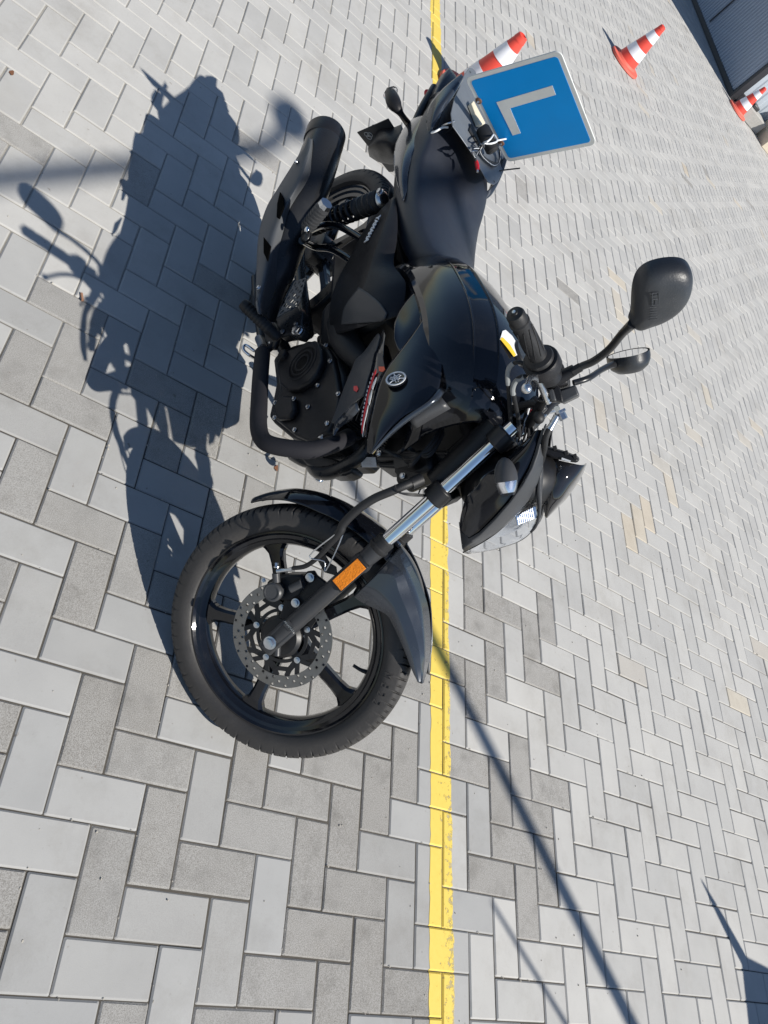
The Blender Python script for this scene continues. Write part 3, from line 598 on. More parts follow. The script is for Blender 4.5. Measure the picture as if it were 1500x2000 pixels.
# ---- triple clamps, headlight
def FC(x, y, z): return st((x, y, z))
b = MB()
for t, hh in ((.735, .016), (.985, .012)):
    for sgn in (-1, 1): b.add(*g_tube([fa(t - .028, .092 * sgn), fa(t + .028, .092 * sgn)], .0265, 24, 1))
    c_ = fa(t, 0); b.add(*g_box(c_ - ff * -.0, (fn, fdir, ff), (.085, hh, .028)))
b.add(*g_tube([fa(.70, 0) - ff * 0 + (st((0, 0, 0)) - st((.045, 0, 0))) * 1, fa(1.0, 0) + (st((0, 0, 0)) - st((.045, 0, 0)))], .028, 24, 1))
mk('triple_clamp', b.V, b.F, 'dark', bike, bevel=.004)
h = Q((880, 780), 5)
def G2(rowlist, name, m, par, fr='F', solid=.003, sub=2, mirror=False, **kw):
    out = []
    rr = []
    for row in rowlist:
        rr.append([F(*h(x, y_), yy) if fr == 'F' else B(x, y_, yy) for (x, y_, yy) in row])
    f_ = (lambda p: st(p)) if fr == 'F' else (lambda p: p)
    out.append(grid(name, [[f_(p) for p in r] for r in rr], m, par, solid=solid, sub=sub, **kw))
    if mirror: out.append(grid(name, [[f_(my(p)) for p in r] for r in rr], m, par, solid=solid, sub=sub, **kw))
    return out
cowl = G2([[(905, 300, -.125), (870, 470, -.13), (820, 640, -.13), (720, 830, -.125), (600, 1000, -.12), (450, 1170, -.11), (300, 1320, -.10), (215, 1390, -.09)],
           [(840, 300, -.13), (790, 450, -.14), (720, 620, -.14), (610, 790, -.138), (480, 970, -.13), (350, 1120, -.12), (240, 1250, -.11), (170, 1350, -.10)],
           [(790, 340, -.12), (700, 470, -.13), (560, 650, -.135), (440, 800, -.13), (330, 950, -.125), (230, 1080, -.12), (150, 1200, -.11), (110, 1300, -.10)],
           [(740, 390, -.10), (620, 500, -.11), (470, 640, -.115), (330, 740, -.115), (230, 870, -.11), (150, 960, -.105), (100, 1130, -.10), (85, 1240, -.095)]],
          'headlight_cowl', 'gloss', bike, mirror=True)[0]
outer = [(940, 240, -.120), (918, 400, -.118), (908, 520, -.112), (905, 650, -.104), (850, 820, -.098), (760, 990, -.088), (640, 1130, -.080), (480, 1280, -.072), (300, 1400, -.068), (130, 1490, -.066)]
inner = [(915, 290, -.136), (880, 420, -.140), (850, 540, -.142), (800, 680, -.142), (715, 840, -.138), (600, 1000, -.130), (450, 1175, -.120), (300, 1325, -.110), (210, 1388, -.100), (110, 1440, -.088)]
inner2 = [(895, 280, -.132), (850, 420, -.136), (815, 540, -.139), (765, 680, -.139), (680, 840, -.135), (570, 1000, -.127), (420, 1165, -.117), (280, 1300, -.107), (175, 1360, -.100), (80, 1200, -.088)]
G2([list(inner2), list(inner), [((a[0] + b_[0]) / 2, (a[1] + b_[1]) / 2, (a[2] + b_[2]) / 2 - .004) for a, b_ in zip(inner, outer)], outer], 'cowl_rim', 'grey_plastic', cowl, mirror=True, sub=2, cols=False, ang=12)
G2([[(905, 640, -.103), (905, 760, -.095), (895, 900, -.085), (885, 1050, -.075), (865, 1180, -.065), (830, 1260, -.058), (785, 1310, -.050)],
    [(860, 800, -.098), (850, 870, -.092), (840, 960, -.082), (846, 1040, -.074), (845, 1130, -.066), (820, 1220, -.058), (775, 1290, -.050)]], 'cowl_brow', 'grey_plastic', cowl, mirror=True, sub=1)
# lens: outline shape bulging forward
lens_o = [(840, 1000), (765, 1000), (640, 1135), (480, 1285), (300, 1405), (120, 1500)]; lens_i = [(840, 1110), (838, 1200), (785, 1305), (650, 1400), (400, 1475), (170, 1510)]
rows = []
for k_, t in enumerate(np.linspace(0, 1, 7)):
    row = []
    for (a, c_), yy in zip(zip(lens_o, lens_i), (-.080, -.080, -.074, -.068, -.062, -.055)):
        p = F(*h(*a), yy); q_ = F(*h(*c_), 0.0); r_ = p * (1 - t) + q_ * t; r_ = r_ + np.array([.0, 0, 0]); row.append(r_)
    rows.append(row)
lens = grid('headlight_lens', [[st(p) for p in r] for r in rows] + [[st(my(p)) for p in r] for r in rows[-2::-1]], 'glass', cowl, solid=.0025, sub=1)
# reflector bowls behind lens
b = MB()
for t0, t1, sc_ in ((0, 1, .80),):
    rr = []
    for t in np.linspace(0, 1, 7):
        row = []
        for (a, c_), yy in list(zip(zip(lens_o, lens_i), (-.080, -.080, -.074, -.068, -.062, -.055)))[:5]:
            p = F(*h(*a), yy * .86); q_ = F(*h(*c_), 0.0); cc = F(*h(640, 1180), 0) - np.array([.075, 0, -.01]); w_ = p * (1 - t) + q_ * t; row.append(w_ * .48 + cc * .52 + np.array([-.0, 0, 0]) + (w_ - cc) * .34)
        rr.append(row)
    b.add(*g_grid([[st(p) for p in r] for r in rr] + [[st(my(p)) for p in r] for r in rr[-2::-1]]))
mk('lamp_reflector', b.V, b.F, 'lampsilver', cowl, sub=1, ang=80)
b = MB()
for i in range(11):
    x = 640 + i * 18; b.add(*g_tube([S(*h(x, 1135 - i * 9), -.066), S(*h(x + 18, 1225 - i * 7), -.060)], .0024, 6, 1))
mk('lens_flutes', b.V, b.F, 'lampsilver', cowl)
ell('bulb', st(F(*h(640, 1330), 0) - [.045, 0, 0]), (.012, .012, .018), 'white', cowl)
mk('cowl_shell', *g_ell(st((1.140, 0, .905)), (RS @ [1, 0, 0], RS @ [0, 1., 0], RS @ [0, 0, 1.]), (.075, .112, .115)), 'dark', cowl)
# turn signals front
for sgn in (-1, 1):
    c_ = F(*h(548, 760), -.185); c_[1] *= -sgn * -1 if sgn < 0 else -1
    a0 = F(*h(518, 566), -.175); a1 = F(*h(562, 945), -.19)
    if sgn > 0: a0, a1 = my(a0), my(a1)
    d = a1 - a0; Ld = np.linalg.norm(d); d = RS @ (d / Ld); a0s = st(a0); side = RS @ (Yl * sgn); u2 = np.cross(d, side)
    def ind(t0, t1):
        V = []; n_ = 20; ks = np.linspace(t0, t1, 9)
        for t in ks:
            rr_ = .0235 * (max(0, 1 - (2 * t - 1.08) ** 2 / 1.19)) ** .55 if t < .999 else .0
            for j in range(n_):
                al = 2 * math.pi * j / n_; V.append(a0s + d * Ld * t + rr_ * (math.cos(al) * u2 + 1.1 * math.sin(al) * side))
        Fc = [(i * n_ + j, i * n_ + (j + 1) % n_, (i + 1) * n_ + (j + 1) % n_, (i + 1) * n_ + j) for i in range(8) for j in range(n_)]
        return V, Fc + [tuple(range(n_))[::-1], tuple(8 * n_ + j for j in range(n_))]
    tsg = mk('turn_signal', *ind(.0, .62), 'grey_plastic', bike, ang=50)
    mk('lens', *ind(.62, .985), 'glass', tsg, ang=50)
    mk('lamp_reflector', *(lambda V, Fc: ([a0s + d * Ld * .3 + (np.asarray(v) - a0s - d * Ld * .3) * .90 for v in V], Fc))(*ind(.60, .97)), 'lampsilver', tsg, ang=20)
    tube('stalk', [a0s + d * Ld * .35 - side * .01, a0s + d * Ld * .55 - side * .07], [.010, .013], 'black_rubber', tsg, k=1)
# meter + visor
vis = [(925, 935, .055), (975, 600, .03), (1160, 618, -.03), (1325, 632, .05), (1262, 790, .05), (1130, 965, .05), (1030, 1080, .055), (940, 1160, .06)]
G2([[(905, 560, -.02), (1000, 582, -.035), (1160, 618, -.035), (1300, 645, -.01), (1332, 628, .045)],
    [(905, 700, -.03), (990, 720, -.045), (1110, 745, -.048), (1230, 760, -.02), (1285, 745, .045)],
    [(905, 820, -.03), (970, 840, -.045), (1070, 860, -.045), (1150, 880, -.02), (1205, 870, .045)],
    [(905, 930, -.03), (945, 950, -.04), (1010, 970, -.04), (1080, 990, -.015), (1130, 975, .045)],
    [(905, 1050, -.02), (930, 1060, -.02), (965, 1070, -.02), (1010, 1080, .0), (1045, 1060, .045)],
    [(925, 1150, .0), (935, 1155, .0), (942, 1158, .0), (948, 1155, .01), (955, 1150, .045)]], 'meter_visor', 'visor', bike, sub=2, solid=.004)
met = mk('instrument_panel', *g_prism([S(*h(x, y_), -.05) for x, y_ in ((915, 455), (1110, 512), (1250, 572), (1245, 622), (1160, 612), (990, 575), (910, 540))], fn * .12), 'plastic', bike, bevel=.005)
prism('panel_label', [S(*h(x, y_), -.0515) for x, y_ in ((1088, 568), (1175, 598), (1168, 612), (1082, 588))], -fn * .001, 'label', met, bevel=0)
for x, y_ in ((1020, 475), (1130, 522), (1215, 555)): mk('panel_clip', *g_box(S(*h(x, y_), -.045), (RS @ [1, 0, 0], fn, RS @ [0, 0, 1.]), (.005, .006, .004)), 'black_rubber', met, bevel=.001)
# ---- handlebar
u7 = Q((980, 600), 7.144)
ge, gi = F(1010, 621, -.345), F(1060, 712, -.225)
gdir = (gi - ge) / np.linalg.norm(gi - ge)
def hb(t): return ge + gdir * t
for sgn in (-1, 1):
    T_ = (lambda p: st(p)) if sgn < 0 else (lambda p: st(my(p)))
    ax_ = T_(hb(.1)) - T_(hb(0)); o_ = T_(hb(0))
    prof = [(.001, -.012), (.0145, -.012), (.0165, -.008), (.0165, .008), (.0185, .010), (.0185, .014), (.0165, .016), (.0162, .045), (.0168, .05), (.0165, .09), (.0175, .112), (.026, .116), (.0275, .120), (.0275, .1235)]
    grip = lathe('handgrip', prof, o_, ax_, 'black_rubber', bike, n=32)
    b = MB()
    for i in range(9):
        a = i * 40
        pts = []
        axn, uu, vv = axes(ax_)
        for t in np.linspace(.025, .1, 8):
            al = math.radians(a + t * 700); pts.append(o_ + axn * t + (.0172) * (math.cos(al) * uu + math.sin(al) * vv))
        b.add(*g_tube(pts, .0011, 6, 1))
    mk('grip_ridges', b.V, b.F, 'black_rubber', grip)
    lathe('bar_end', [(.001, -.0165), (.006, -.0165), (.0065, -.014), (.010, -.0125), (.0145, -.0122)], o_, ax_, 'dark', grip, n=24)
    bolt(o_ - axes(ax_)[0] * .0150, -ax_, .0038, grip, h=.003)
    hs_ = lathe('throttle_housing' if sgn < 0 else 'switch_housing', [(.016, .124), (.033, .126), (.0345, .130), (.0345, .152), (.032, .156), (.024, .158), (.024, .185), (.014, .187)], o_, ax_, 'plastic', bike, n=32)
    tube('handlebar', [T_(hb(.01)), T_(hb(.20)), T_(np.array([.995, -.115, 1.030])), T_(np.array([1.03, -.05, .985])), T_(np.array([1.035, 0, .975]))], .0108, 'dark', bike, n=16)
    # lever
    lv = [F(1070, 784, -.165), F(1058, 757, -.20), F(1046, 738, -.245), F(1034, 740, -.29), F(1028, 757, -.335)]
    lev = tube('brake_lever' if sgn < 0 else 'clutch_lever', [T_(p) for p in lv], [.0085, .0065, .0060, .0055, .0050], 'alu', bike, n=16)
    mk('lever_ball', *g_ell(T_(F(1028, 759, -.342)), I3, (.0095, .0095, .0095)), 'alu', lev)
# master cylinder and reservoir
mk('master_cylinder', *g_prism([S(*u7(x, y_), -.175) for x, y_ in ((430, 1290), (620, 1330), (760, 1310), (860, 1330), (840, 1200), (770, 1060), (720, 1130), (650, 1135), (660, 1290))], fn * .05), 'plastic', bike, bevel=.005)
prism('brake_reservoir', [S(*u7(x, y_), -.15) for x, y_ in ((800, 1150), (1030, 1080), (1085, 1225), (840, 1345))], fn * .06, 'grey_plastic', bike, bevel=.004)
prism('lever_pivot_cover', [S(*u7(x, y_), -.185) for x, y_ in ((645, 1140), (715, 1135), (765, 1310), (672, 1300))], fn * .02, 'grey_plastic', bike, bevel=.003)
box('switch_block', S(1085, 738, -.12), (.022, .035, .022), 'plastic', bike, ax=(RS @ [1, 0, 0], fn, RS @ [0, 0, 1.]), bevel=.006)
tube('mirror_boss', [S(1080, 745, -.17), S(1100, 734, -.17), S(1122, 722, -.175)], [.013, .0125, .011], 'plastic', bike, k=1)
bolt(S(1093, 802, -.15), S(1100, 815, -.15) - S(1085, 785, -.15), .009, bike, h=.02, name='banjo_bolt')
tube('hose_fitting', [S(1088, 812, -.15), S(1078, 830, -.15), S(1073, 838, -.15)], [.007, .0065, .0075], 'zinc', bike, k=1)
tube('front_brake_hose', [S(1075, 835, -.15), S(1066, 855, -.145), S(1062, 880, -.12), S(1050, 910, -.05), S(1000, 930, .02)], .0065, 'black_rubber', bike)
ell('plug_cap', S(1052, 815, -.10), (.014, .014, .012), 'black_rubber', bike)
# cables
def cab(name, pts, r, m='black_rubber'): tube(name, [S(*u7(x, y_), yy) for x, y_, yy in pts], r, m, bike, n=10)
cab('throttle_cable', [(330, 790, -.22), (200, 770, -.22), (110, 850, -.21), (85, 980, -.20), (95, 1150, -.18), (110, 1400, -.13), (130, 1700, -.08), (120, 1950, -.05)], .0042)
cab('cable_elbow', [(165, 780, -.22), (100, 850, -.213), (80, 960, -.203), (90, 1080, -.19)], .0047, 'dull_cable')
cab('throttle_return_cable', [(430, 960, -.19), (280, 970, -.20), (180, 1050, -.19), (165, 1200, -.18), (200, 1400, -.14), (230, 1550, -.11), (240, 1800, -.07)], .0045)
cab('cable_elbow', [(310, 970, -.20), (200, 1030, -.195), (155, 1130, -.188), (160, 1220, -.18)], .0052, 'dull_cable')
for i in range(9):
    x0 = 200 + i * 26; cab('wiring', [(350 + i * 14, 1400 + i * 6, -.06 + .01 * i), (300 + i * 15, 1550 + (i * 37) % 60, -.05), (x0 + 40, 1700 + (i * 53) % 90, -.04), (x0 - 30 + (i * 31) % 60, 1900, -.02)], .0016 + .0006 * (i % 3), ['black_rubber', 'dark', 'label', 'black_rubber', 'zinc', 'dark', 'black_rubber', 'grey_plastic', 'dark'][i])
cab('red_wire', [(400, 1440, -.06), (440, 1500, -.06), (450, 1570, -.05)], .0028, 'red')
cab('spring_coil', [(480, 1400, -.07), (478, 1470, -.07)], .0035, 'yellow_label')
cab('harness', [(60, 1500, -.02), (200, 1400, -.04), (400, 1350, -.06), (560, 1380, -.08)], .009)
cab('clutch_cable', [(560, 1560, .05), (640, 1480, .1), (730, 1460, .16)], .004, 'zinc')
box('ignition_barrel', st((1.0, 0, 1.0)), (.02, .02, .02), 'dark', bike, ax=(ff, fn, fdir), bevel=.006)
# ---- mirrors
mq = Q((1140, 490), 6.25)
def Pm(x, y_): return pk(*mq(x, y_), (-1.35, 1, 0), -.355 - .91 * 1.35, 'F')
ol = [(548, 860), (598, 790), (597, 600), (618, 400), (675, 275), (780, 190), (950, 140), (1130, 124), (1250, 148), (1318, 215), (1337, 320), (1312, 480), (1240, 620), (1100, 760), (900, 872), (740, 912), (650, 960), (590, 930)]
P = np.array([Pm(*p) for p in ol]); cM = Pm(960, 500); nM = np.array([-1.35, 1, 0]) / math.hypot(1.35, 1)
rings = []
for s_, d_ in ((1.0, .012), (1.0, 0), (.97, -.008), (.88, -.017), (.68, -.024), (.40, -.027), (.12, -.028)): rings.append([st(cM + (p - cM) * s_ + nM * d_) for p in P])
n_ = len(P); V = [p for r in rings for p in r]; Fc = [(i * n_ + j, i * n_ + (j + 1) % n_, (i + 1) * n_ + (j + 1) % n_, (i + 1) * n_ + j) for i in range(len(rings) - 1) for j in range(n_)] + [tuple((len(rings) - 1) * n_ + j for j in range(n_))]
mir = mk('mirror', V, Fc, 'mirror_plastic', bike, ang=60, sub=2)
b = MB(); mo = nM * -.0268
def mbar(x0, y0, x1, y1, w_):
    n17 = np.array([-1.35, 1, 0]); k17 = -.355 - .91 * 1.35 + float(n17 @ mo); p0, p1 = pk(*mq(x0, y0), n17, k17, 'F'), pk(*mq(x1, y1), n17, k17, 'F'); b.add(*g_tube([st(p0), st(p1)], w_, 6, 1))
for a_ in ((835, 515, 915, 508), (915, 508, 915, 655), (915, 655, 832, 662), (832, 662, 835, 515), (845, 590, 905, 590), (875, 600, 875, 650), (845, 550, 900, 540)): mbar(*a_, .0009)
for i in range(6): mbar(808, 690 + i * 30, 895, 684 + i * 30, .0008)
for i in range(3): mbar(945 + i * 26, 712, 945 + i * 26, 742, .0007)
mk('moulded_marks', b.V, b.F, 'mirror_plastic', mir)
mir['label'] = 'right mirror seen from behind, scuffed black housing'
mk('mirror_glass', *g_prism([st(cM + (p - cM) * .94 + nM * .006) for p in P], RS @ (nM * .003)), 'mirror', mir)
tx_ = (Pm(870, 520) - Pm(840, 860)); tx_ /= np.linalg.norm(tx_)
tube('mirror_stem', [S(1108, 731, -.175), S(1135, 716, -.18), S(1160, 705, -.19), S(1190, 682, -.225), S(1215, 652, -.275), S(1236, 632, -.325)], [.0075, .0075, .0075, .0075, .0075, .009], 'satin', mir, n=16)
tube('stem_nut', [S(1118, 726, -.177), S(1134, 717, -.18)], [.0098, .0098], 'black_rubber', mir, n=6, k=1, ang=20)
# left mirror
lc = F(1228, 703, .39); a1 = F(1264, 690, .39) - lc; nL = np.array([-.96, -.22, .12]); nL /= np.linalg.norm(nL); up = np.array([.12, 0, 1.]); up -= nL * (up @ nL); up /= np.linalg.norm(up); sd_ = np.cross(nL, up)
rings = []; K = 26
for s_, d_ in ((1.0, .014), (1.0, 0), (.97, -.010), (.86, -.022), (.60, -.033), (.25, -.037)):
    rings.append([st(lc + up * .054 * s_ * (math.sin(2 * math.pi * j / K)) + sd_ * .078 * s_ * math.cos(2 * math.pi * j / K) * (1 + .12 * math.sin(2 * math.pi * j / K)) + nL * (d_ + .004)) for j in range(K)])
V = [p for r in rings for p in r]; Fc = [(i * K + j, i * K + (j + 1) % K, (i + 1) * K + (j + 1) % K, (i + 1) * K + j) for i in range(len(rings) - 1) for j in range(K)] + [tuple((len(rings) - 1) * K + j for j in range(K))]
ml = mk('mirror', V, Fc, 'mirror_plastic', bike, ang=60); ml['label'] = 'left mirror farther off, its glass seen edge-on'
mk('mirror_glass', *g_prism([st(lc + up * .049 * math.sin(2 * math.pi * j / K) + sd_ * .073 * math.cos(2 * math.pi * j / K) + nL * .016) for j in range(K)], RS @ (nL * .001)), 'mirror', ml)
tube('mirror_stem', [S(1120, 748, .17), S(1150, 738, .19), S(1175, 722, .26), S(1197, 712, .33), S(1212, 712, .37)], [.0075, .0075, .0075, .009, .014], 'satin', ml, n=16)
# ---- tank
zt = {.44: .820, .47: .856, .51: .890, .56: .920, .61: .944, .68: .968, .76: .990, .84: 1.000, .91: .996, .97: .978, 1.01: .948, 1.03: .912}
hwid = {.44: .085, .47: .102, .51: .118, .56: .133, .61: .144, .68: .154, .76: .160, .84: .162, .91: .156, .97: .134, 1.01: .100, 1.03: .07}
rows = []
for x in sorted(zt):
    z, w_ = zt[x], hwid[x]; dn = min(1, max(0, (x - .52) / .08)) * min(1, max(0, (1.0 - x) / .05))
    half = [(0, z), (.30 * w_, z - .0035), (.50 * w_, z - .010), (.52 * w_, z - .010 - .004 * dn), (.66 * w_, z - .022 - .005 * dn), (.79 * w_, z - .038 - .006 * dn), (.82 * w_, z - .040), (.93 * w_, z - .062), (1.03 * w_, z - .092), (1.10 * w_, z - .125), (1.09 * w_, z - .14), (.97 * w_, z - .155), (.90 * w_, z - .185), (.8 * w_, z - .215)]
    rows.append([np.array([x, -y_, zz]) for y_, zz in half[::-1]] + [np.array([x, y_, zz]) for y_, zz in half[1:]])
tank_rows = rows
tank = grid('fuel_tank', rows, 'gloss', bike, solid=.004, sub=2, cols=False, ang=13)
lathe('filler_cap', [(.001, .006), (.030, .006), (.034, .003), (.036, -.004)], (.865, 0, 1.001), (0, 0, 1), 'satin', tank, n=36)
# yellow/white warning label near bars
def tankpt(px, py):
    best = None
    for yy in np.linspace(-.178, .12, 150):
        p = B(px, py, yy); xs = sorted(zt); z = np.interp(p[0], xs, [zt[k] for k in xs]); w_ = np.interp(p[0], xs, [hwid[k] for k in xs]); s_ = min(1.1, abs(yy) / w_)
        zz = z - np.interp(s_, [0, .3, .5, .52, .66, .79, .82, .93, 1.03, 1.10], [0, .0035, .010, .014, .027, .044, .040, .062, .092, .125]); e = abs(p[2] - zz)
        if best is None or e < best[0]: best = (e, p)
    return best[1] 
lab = [(979, 648), (985, 646), (998, 658), (1014, 684), (1015, 692), (1003, 697), (990, 678), (974, 664)]
prism('warning_label', [tankpt(*p) + np.array([.002, -.002, .004]) for p in lab], (0, 0, .0008), 'white', tank, bevel=0)
lab = [(973, 664), (978, 661), (992, 675), (1004, 695), (1000, 699), (988, 683)]
prism('warning_label', [tankpt(*p) + np.array([.002, -.002, .0055]) for p in lab], (0, 0, .0008), 'yellow_label', tank, bevel=0)
for k_, lo_, hi_ in ((2, 3, 10), (6, 3, 10)):
    for ix in (13 - k_, 13 + k_):
        tube('tank_crease', [r_[ix] for r_ in tank_rows[lo_:hi_]], [.0004] + [.0024] * (hi_ - lo_ - 2) + [.0004], 'gloss', tank, n=8, k=5)
# ---- shroud with emblem
def BG(rowlist, name, m, par, solid=.003, sub=2, mirror=True, **kw):
    return G2(rowlist, name, m, par, fr='B', solid=solid, sub=sub, mirror=mirror, **kw)
shr = BG([[(876, 580, -.135), (877, 581, -.136), (878, 582, -.138), (879, 583, -.139)],
    [(841, 604, -.162), (850, 617, -.158), (862, 635, -.152), (871, 650, -.144)],
    [(801, 659, -.192), (822, 672, -.184), (846, 688, -.170), (866, 700, -.150)],
    [(754, 721, -.216), (785, 732, -.206), (822, 745, -.188), (858, 755, -.162)],
    [(737, 762, -.222), (766, 776, -.213), (800, 782, -.199), (832, 788, -.180)],
    [(725, 818, -.220), (746, 822, -.213), (768, 822, -.203), (790, 816, -.190)],
    [(718, 858, -.212), (731, 857, -.209), (745, 853, -.204), (757, 847, -.196)],
    [(716, 884, -.200), (719, 885, -.200), (722, 886, -.200), (725, 884, -.198)]], 'tank_shroud', 'gloss', bike, sub=2)[0]
BG([[(725, 886, -.198), (760, 846, -.199), (792, 815, -.195), (834, 787, -.187), (848, 772, -.180), (860, 757, -.168)],
    [(728, 887, -.190), (768, 848, -.188), (802, 820, -.184), (840, 795, -.176), (858, 780, -.168), (868, 766, -.158)]], 'shroud_edge', 'paint', shr, sub=1)
BG([[(800, 822, -.170), (835, 798, -.168), (862, 776, -.160)], [(812, 838, -.140), (838, 822, -.140), (880, 798, -.135)]], 'shroud_inner', 'grey_plastic', shr, sub=1)
# emblem
ec = B(774, 742, -.2135); ex = B(800, 742, -.1995) - B(748, 742, -.2225); ex /= np.linalg.norm(ex); en = np.cross(ex, B(774, 716, -.2035) - B(774, 768, -.2135)); en /= np.linalg.norm(en)
if en[1] > 0: en = -en
ey = np.cross(en, ex)
emb = lathe('emblem', [(.001, 0), (.0225, 0), (.0235, .0035), (.0215, .0045), (.020, .0040), (.001, .0040)], ec - en * .001, en, 'gloss', shr, n=48)
lathe('emblem_ring', [(.0182, .0035), (.0215, .0035), (.0215, .0058), (.0182, .0058)], ec - en * .001, en, 'white', emb, n=48, closed=True)
b = MB()
for i in range(3):
    a = math.radians(0 + 120 * i); d1 = ex * math.cos(a) + ey * math.sin(a); d2 = -ex * math.sin(a) + ey * math.cos(a); oo = ec + en * .0035
    def rb(p0, p1, w_): 
        p0, p1 = np.array(p0), np.array(p1); dd = (p1 - p0) / np.linalg.norm(p1 - p0); nn = np.array([-dd[1], dd[0]]) * w_
        b.add(*g_prism([oo + d1 * q_[0] + d2 * q_[1] for q_ in (p0 + nn, p1 + nn, p1 - nn, p0 - nn)], en * .0018))
    rb((.009, 0), (.019, 0), .0010); rb((.010, 0), (.0065, .0030), .0008); rb((.010, 0), (.0065, -.0030), .0008)
    rb((.0065, .0030), (.0035, .0028), .0008); rb((.0065, -.0030), (.0035, -.0028), .0008); rb((-.013, .0026), (.004, .0026), .0007); rb((-.013, -.0026), (.004, -.0026), .0007)
mk('tuning_fork_mark', b.V, b.F, 'white', emb, flat=True)
# ---- rear part of the shroud (black, with red decals)
BG([[(872, 543, -.112), (866, 556, -.122), (876, 572, -.126)],
    [(822, 560, -.150), (838, 580, -.145), (858, 592, -.134)],
    [(790, 590, -.166), (810, 615, -.160), (828, 630, -.150)],
    [(772, 625, -.174), (788, 648, -.168), (802, 660, -.160)],
    [(770, 660, -.180), (776, 680, -.176), (784, 690, -.172)]], 'tank_side_panel', 'gloss', bike, sub=2)
prism('red_decal', [B(x, y_, -.156) for x, y_ in ((838, 569), (842, 574), (851, 580), (846, 590), (841, 596), (837, 585))], (0, .001, 0), 'orange_red', shr, bevel=0)
# ---- lower shroud strips with decals
kq = Q((640, 640), 9.094)
def BK(x, y_, yy): p = kq(x, y_); return (p[0], p[1], yy)
low = BG([[BK(985, 20, -.150), BK(1010, 60, -.152), BK(1030, 120, -.155)],
    [BK(900, 250, -.165), BK(950, 260, -.168), BK(1000, 300, -.17)],
    [BK(830, 450, -.180), BK(905, 470, -.184), BK(985, 560, -.185)],
    [BK(770, 700, -.190), BK(850, 740, -.196), BK(950, 820, -.198)],
    [BK(700, 950, -.196), BK(785, 1000, -.203), BK(880, 1030, -.204)],
    [BK(650, 1200, -.198), BK(730, 1230, -.205), BK(820, 1250, -.206)],
    [BK(610, 1400, -.198), BK(680, 1450, -.204), BK(760, 1470, -.206)],
    [BK(590, 1620, -.196), BK(645, 1680, -.202), BK(700, 1700, -.204)],
    [BK(590, 1900, -.192), BK(625, 1920, -.198), BK(665, 1940, -.200)]], 'lower_shroud', 'gloss', bike, sub=2)[0]
def strip(name, pts, y0, y1, m, par):
    rows = []
    n = len(pts)
    for i, (x, y_, w_) in enumerate(pts):
        yy = y0 + (y1 - y0) * i / (n - 1); a = kq(x - w_, y_); c_ = kq(x + w_, y_ + w_ * .3); rows.append([B(*a, yy), B(*c_, yy - .0008)])
    return grid(name, rows, m, par, solid=.0008, sub=0)
strip('red_stripe', [(862, 735, 4), (840, 800, 18), (790, 960, 20), (745, 1120, 21), (705, 1300, 21), (670, 1480, 20), (640, 1640, 17), (622, 1760, 14), (610, 1880, 6)], -.2015, -.2055, 'red', low)
strip('white_mark', [(868, 880, 3), (835, 960, 16), (800, 1060, 17), (800, 1100, 3)], -.2055, -.2085, 'white', low)
strip('white_mark', [(790, 1110, 3), (762, 1220, 17), (738, 1340, 14), (740, 1375, 3)], -.2085, -.2095, 'white', low)
strip('white_mark', [(722, 1380, 5), (700, 1480, 8), (678, 1580, 8), (655, 1680, 6), (635, 1790, 5), (625, 1940, 3)], -.2090, -.2055, 'white', low)
for i in range(13):
    t = i / 12.; x = 808 - 215 * t ** .8 + 0 * t; y_ = 830 + 880 * t; x = np.interp(y_, [830, 1100, 1300, 1500, 1700], [805, 712, 668, 628, 600])
    strip('small_white_mark', [(x + 4, y_ - 22, 6), (x, y_, 8), (x - 4, y_ + 20, 6)], -.2010 - .003 * min(1, 2 * t), -.2010 - .003 * min(1, 2 * t), 'white', low)
prism('red_decal', [B(*kq(x, y_), -.2075) for x, y_ in ((905, 690), (1000, 690), (1018, 740), (975, 785), (910, 770))], (0, .001, 0), 'orange_red', low, bevel=0)
prism('grey_patch', [B(*kq(x, y_), -.2060) for x, y_ in ((885, 450), (965, 455), (1015, 730), (920, 870), (880, 700))], (0, .001, 0), 'grey_plastic', low, bevel=0)  # flat grey patch laid over the lower shroud
# air scoop
scoop = BG([[BK(860, 130, -.150), BK(900, 100, -.158), BK(930, 150, -.163)],
    [BK(640, 430, -.160), BK(740, 420, -.172), BK(850, 440, -.180)],
    [BK(500, 560, -.165), BK(620, 600, -.178), BK(780, 700, -.190)],
    [BK(420, 740, -.170), BK(560, 800, -.186), BK(700, 960, -.197)],
    [BK(330, 960, -.170), BK(470, 1020, -.186), BK(640, 1180, -.197)],
    [BK(230, 1220, -.168), BK(360, 1250, -.182), BK(520, 1280, -.192)],
    [BK(130, 1500, -.162), BK(220, 1500, -.172), BK(300, 1500, -.180)],
    [BK(60, 1680, -.156), BK(85, 1690, -.160), BK(115, 1700, -.164)]], 'air_scoop', 'grey_plastic', bike, sub=2)[0]
BG([[BK(500, 1290, -.190), BK(555, 1460, -.178)], [BK(300, 1500, -.182), BK(400, 1640, -.170)], [BK(118, 1710, -.166), BK(210, 1780, -.158)], [BK(90, 1930, -.160), BK(135, 1900, -.157)]], 'scoop_lip', 'paint', scoop, sub=1)
prism('red_tag', [B(*kq(x, y_), -.194) for x, y_ in ((460, 1040), (520, 1030), (545, 1090), (510, 1140), (460, 1110))], (0, .001, 0), 'red', scoop, bevel=0)
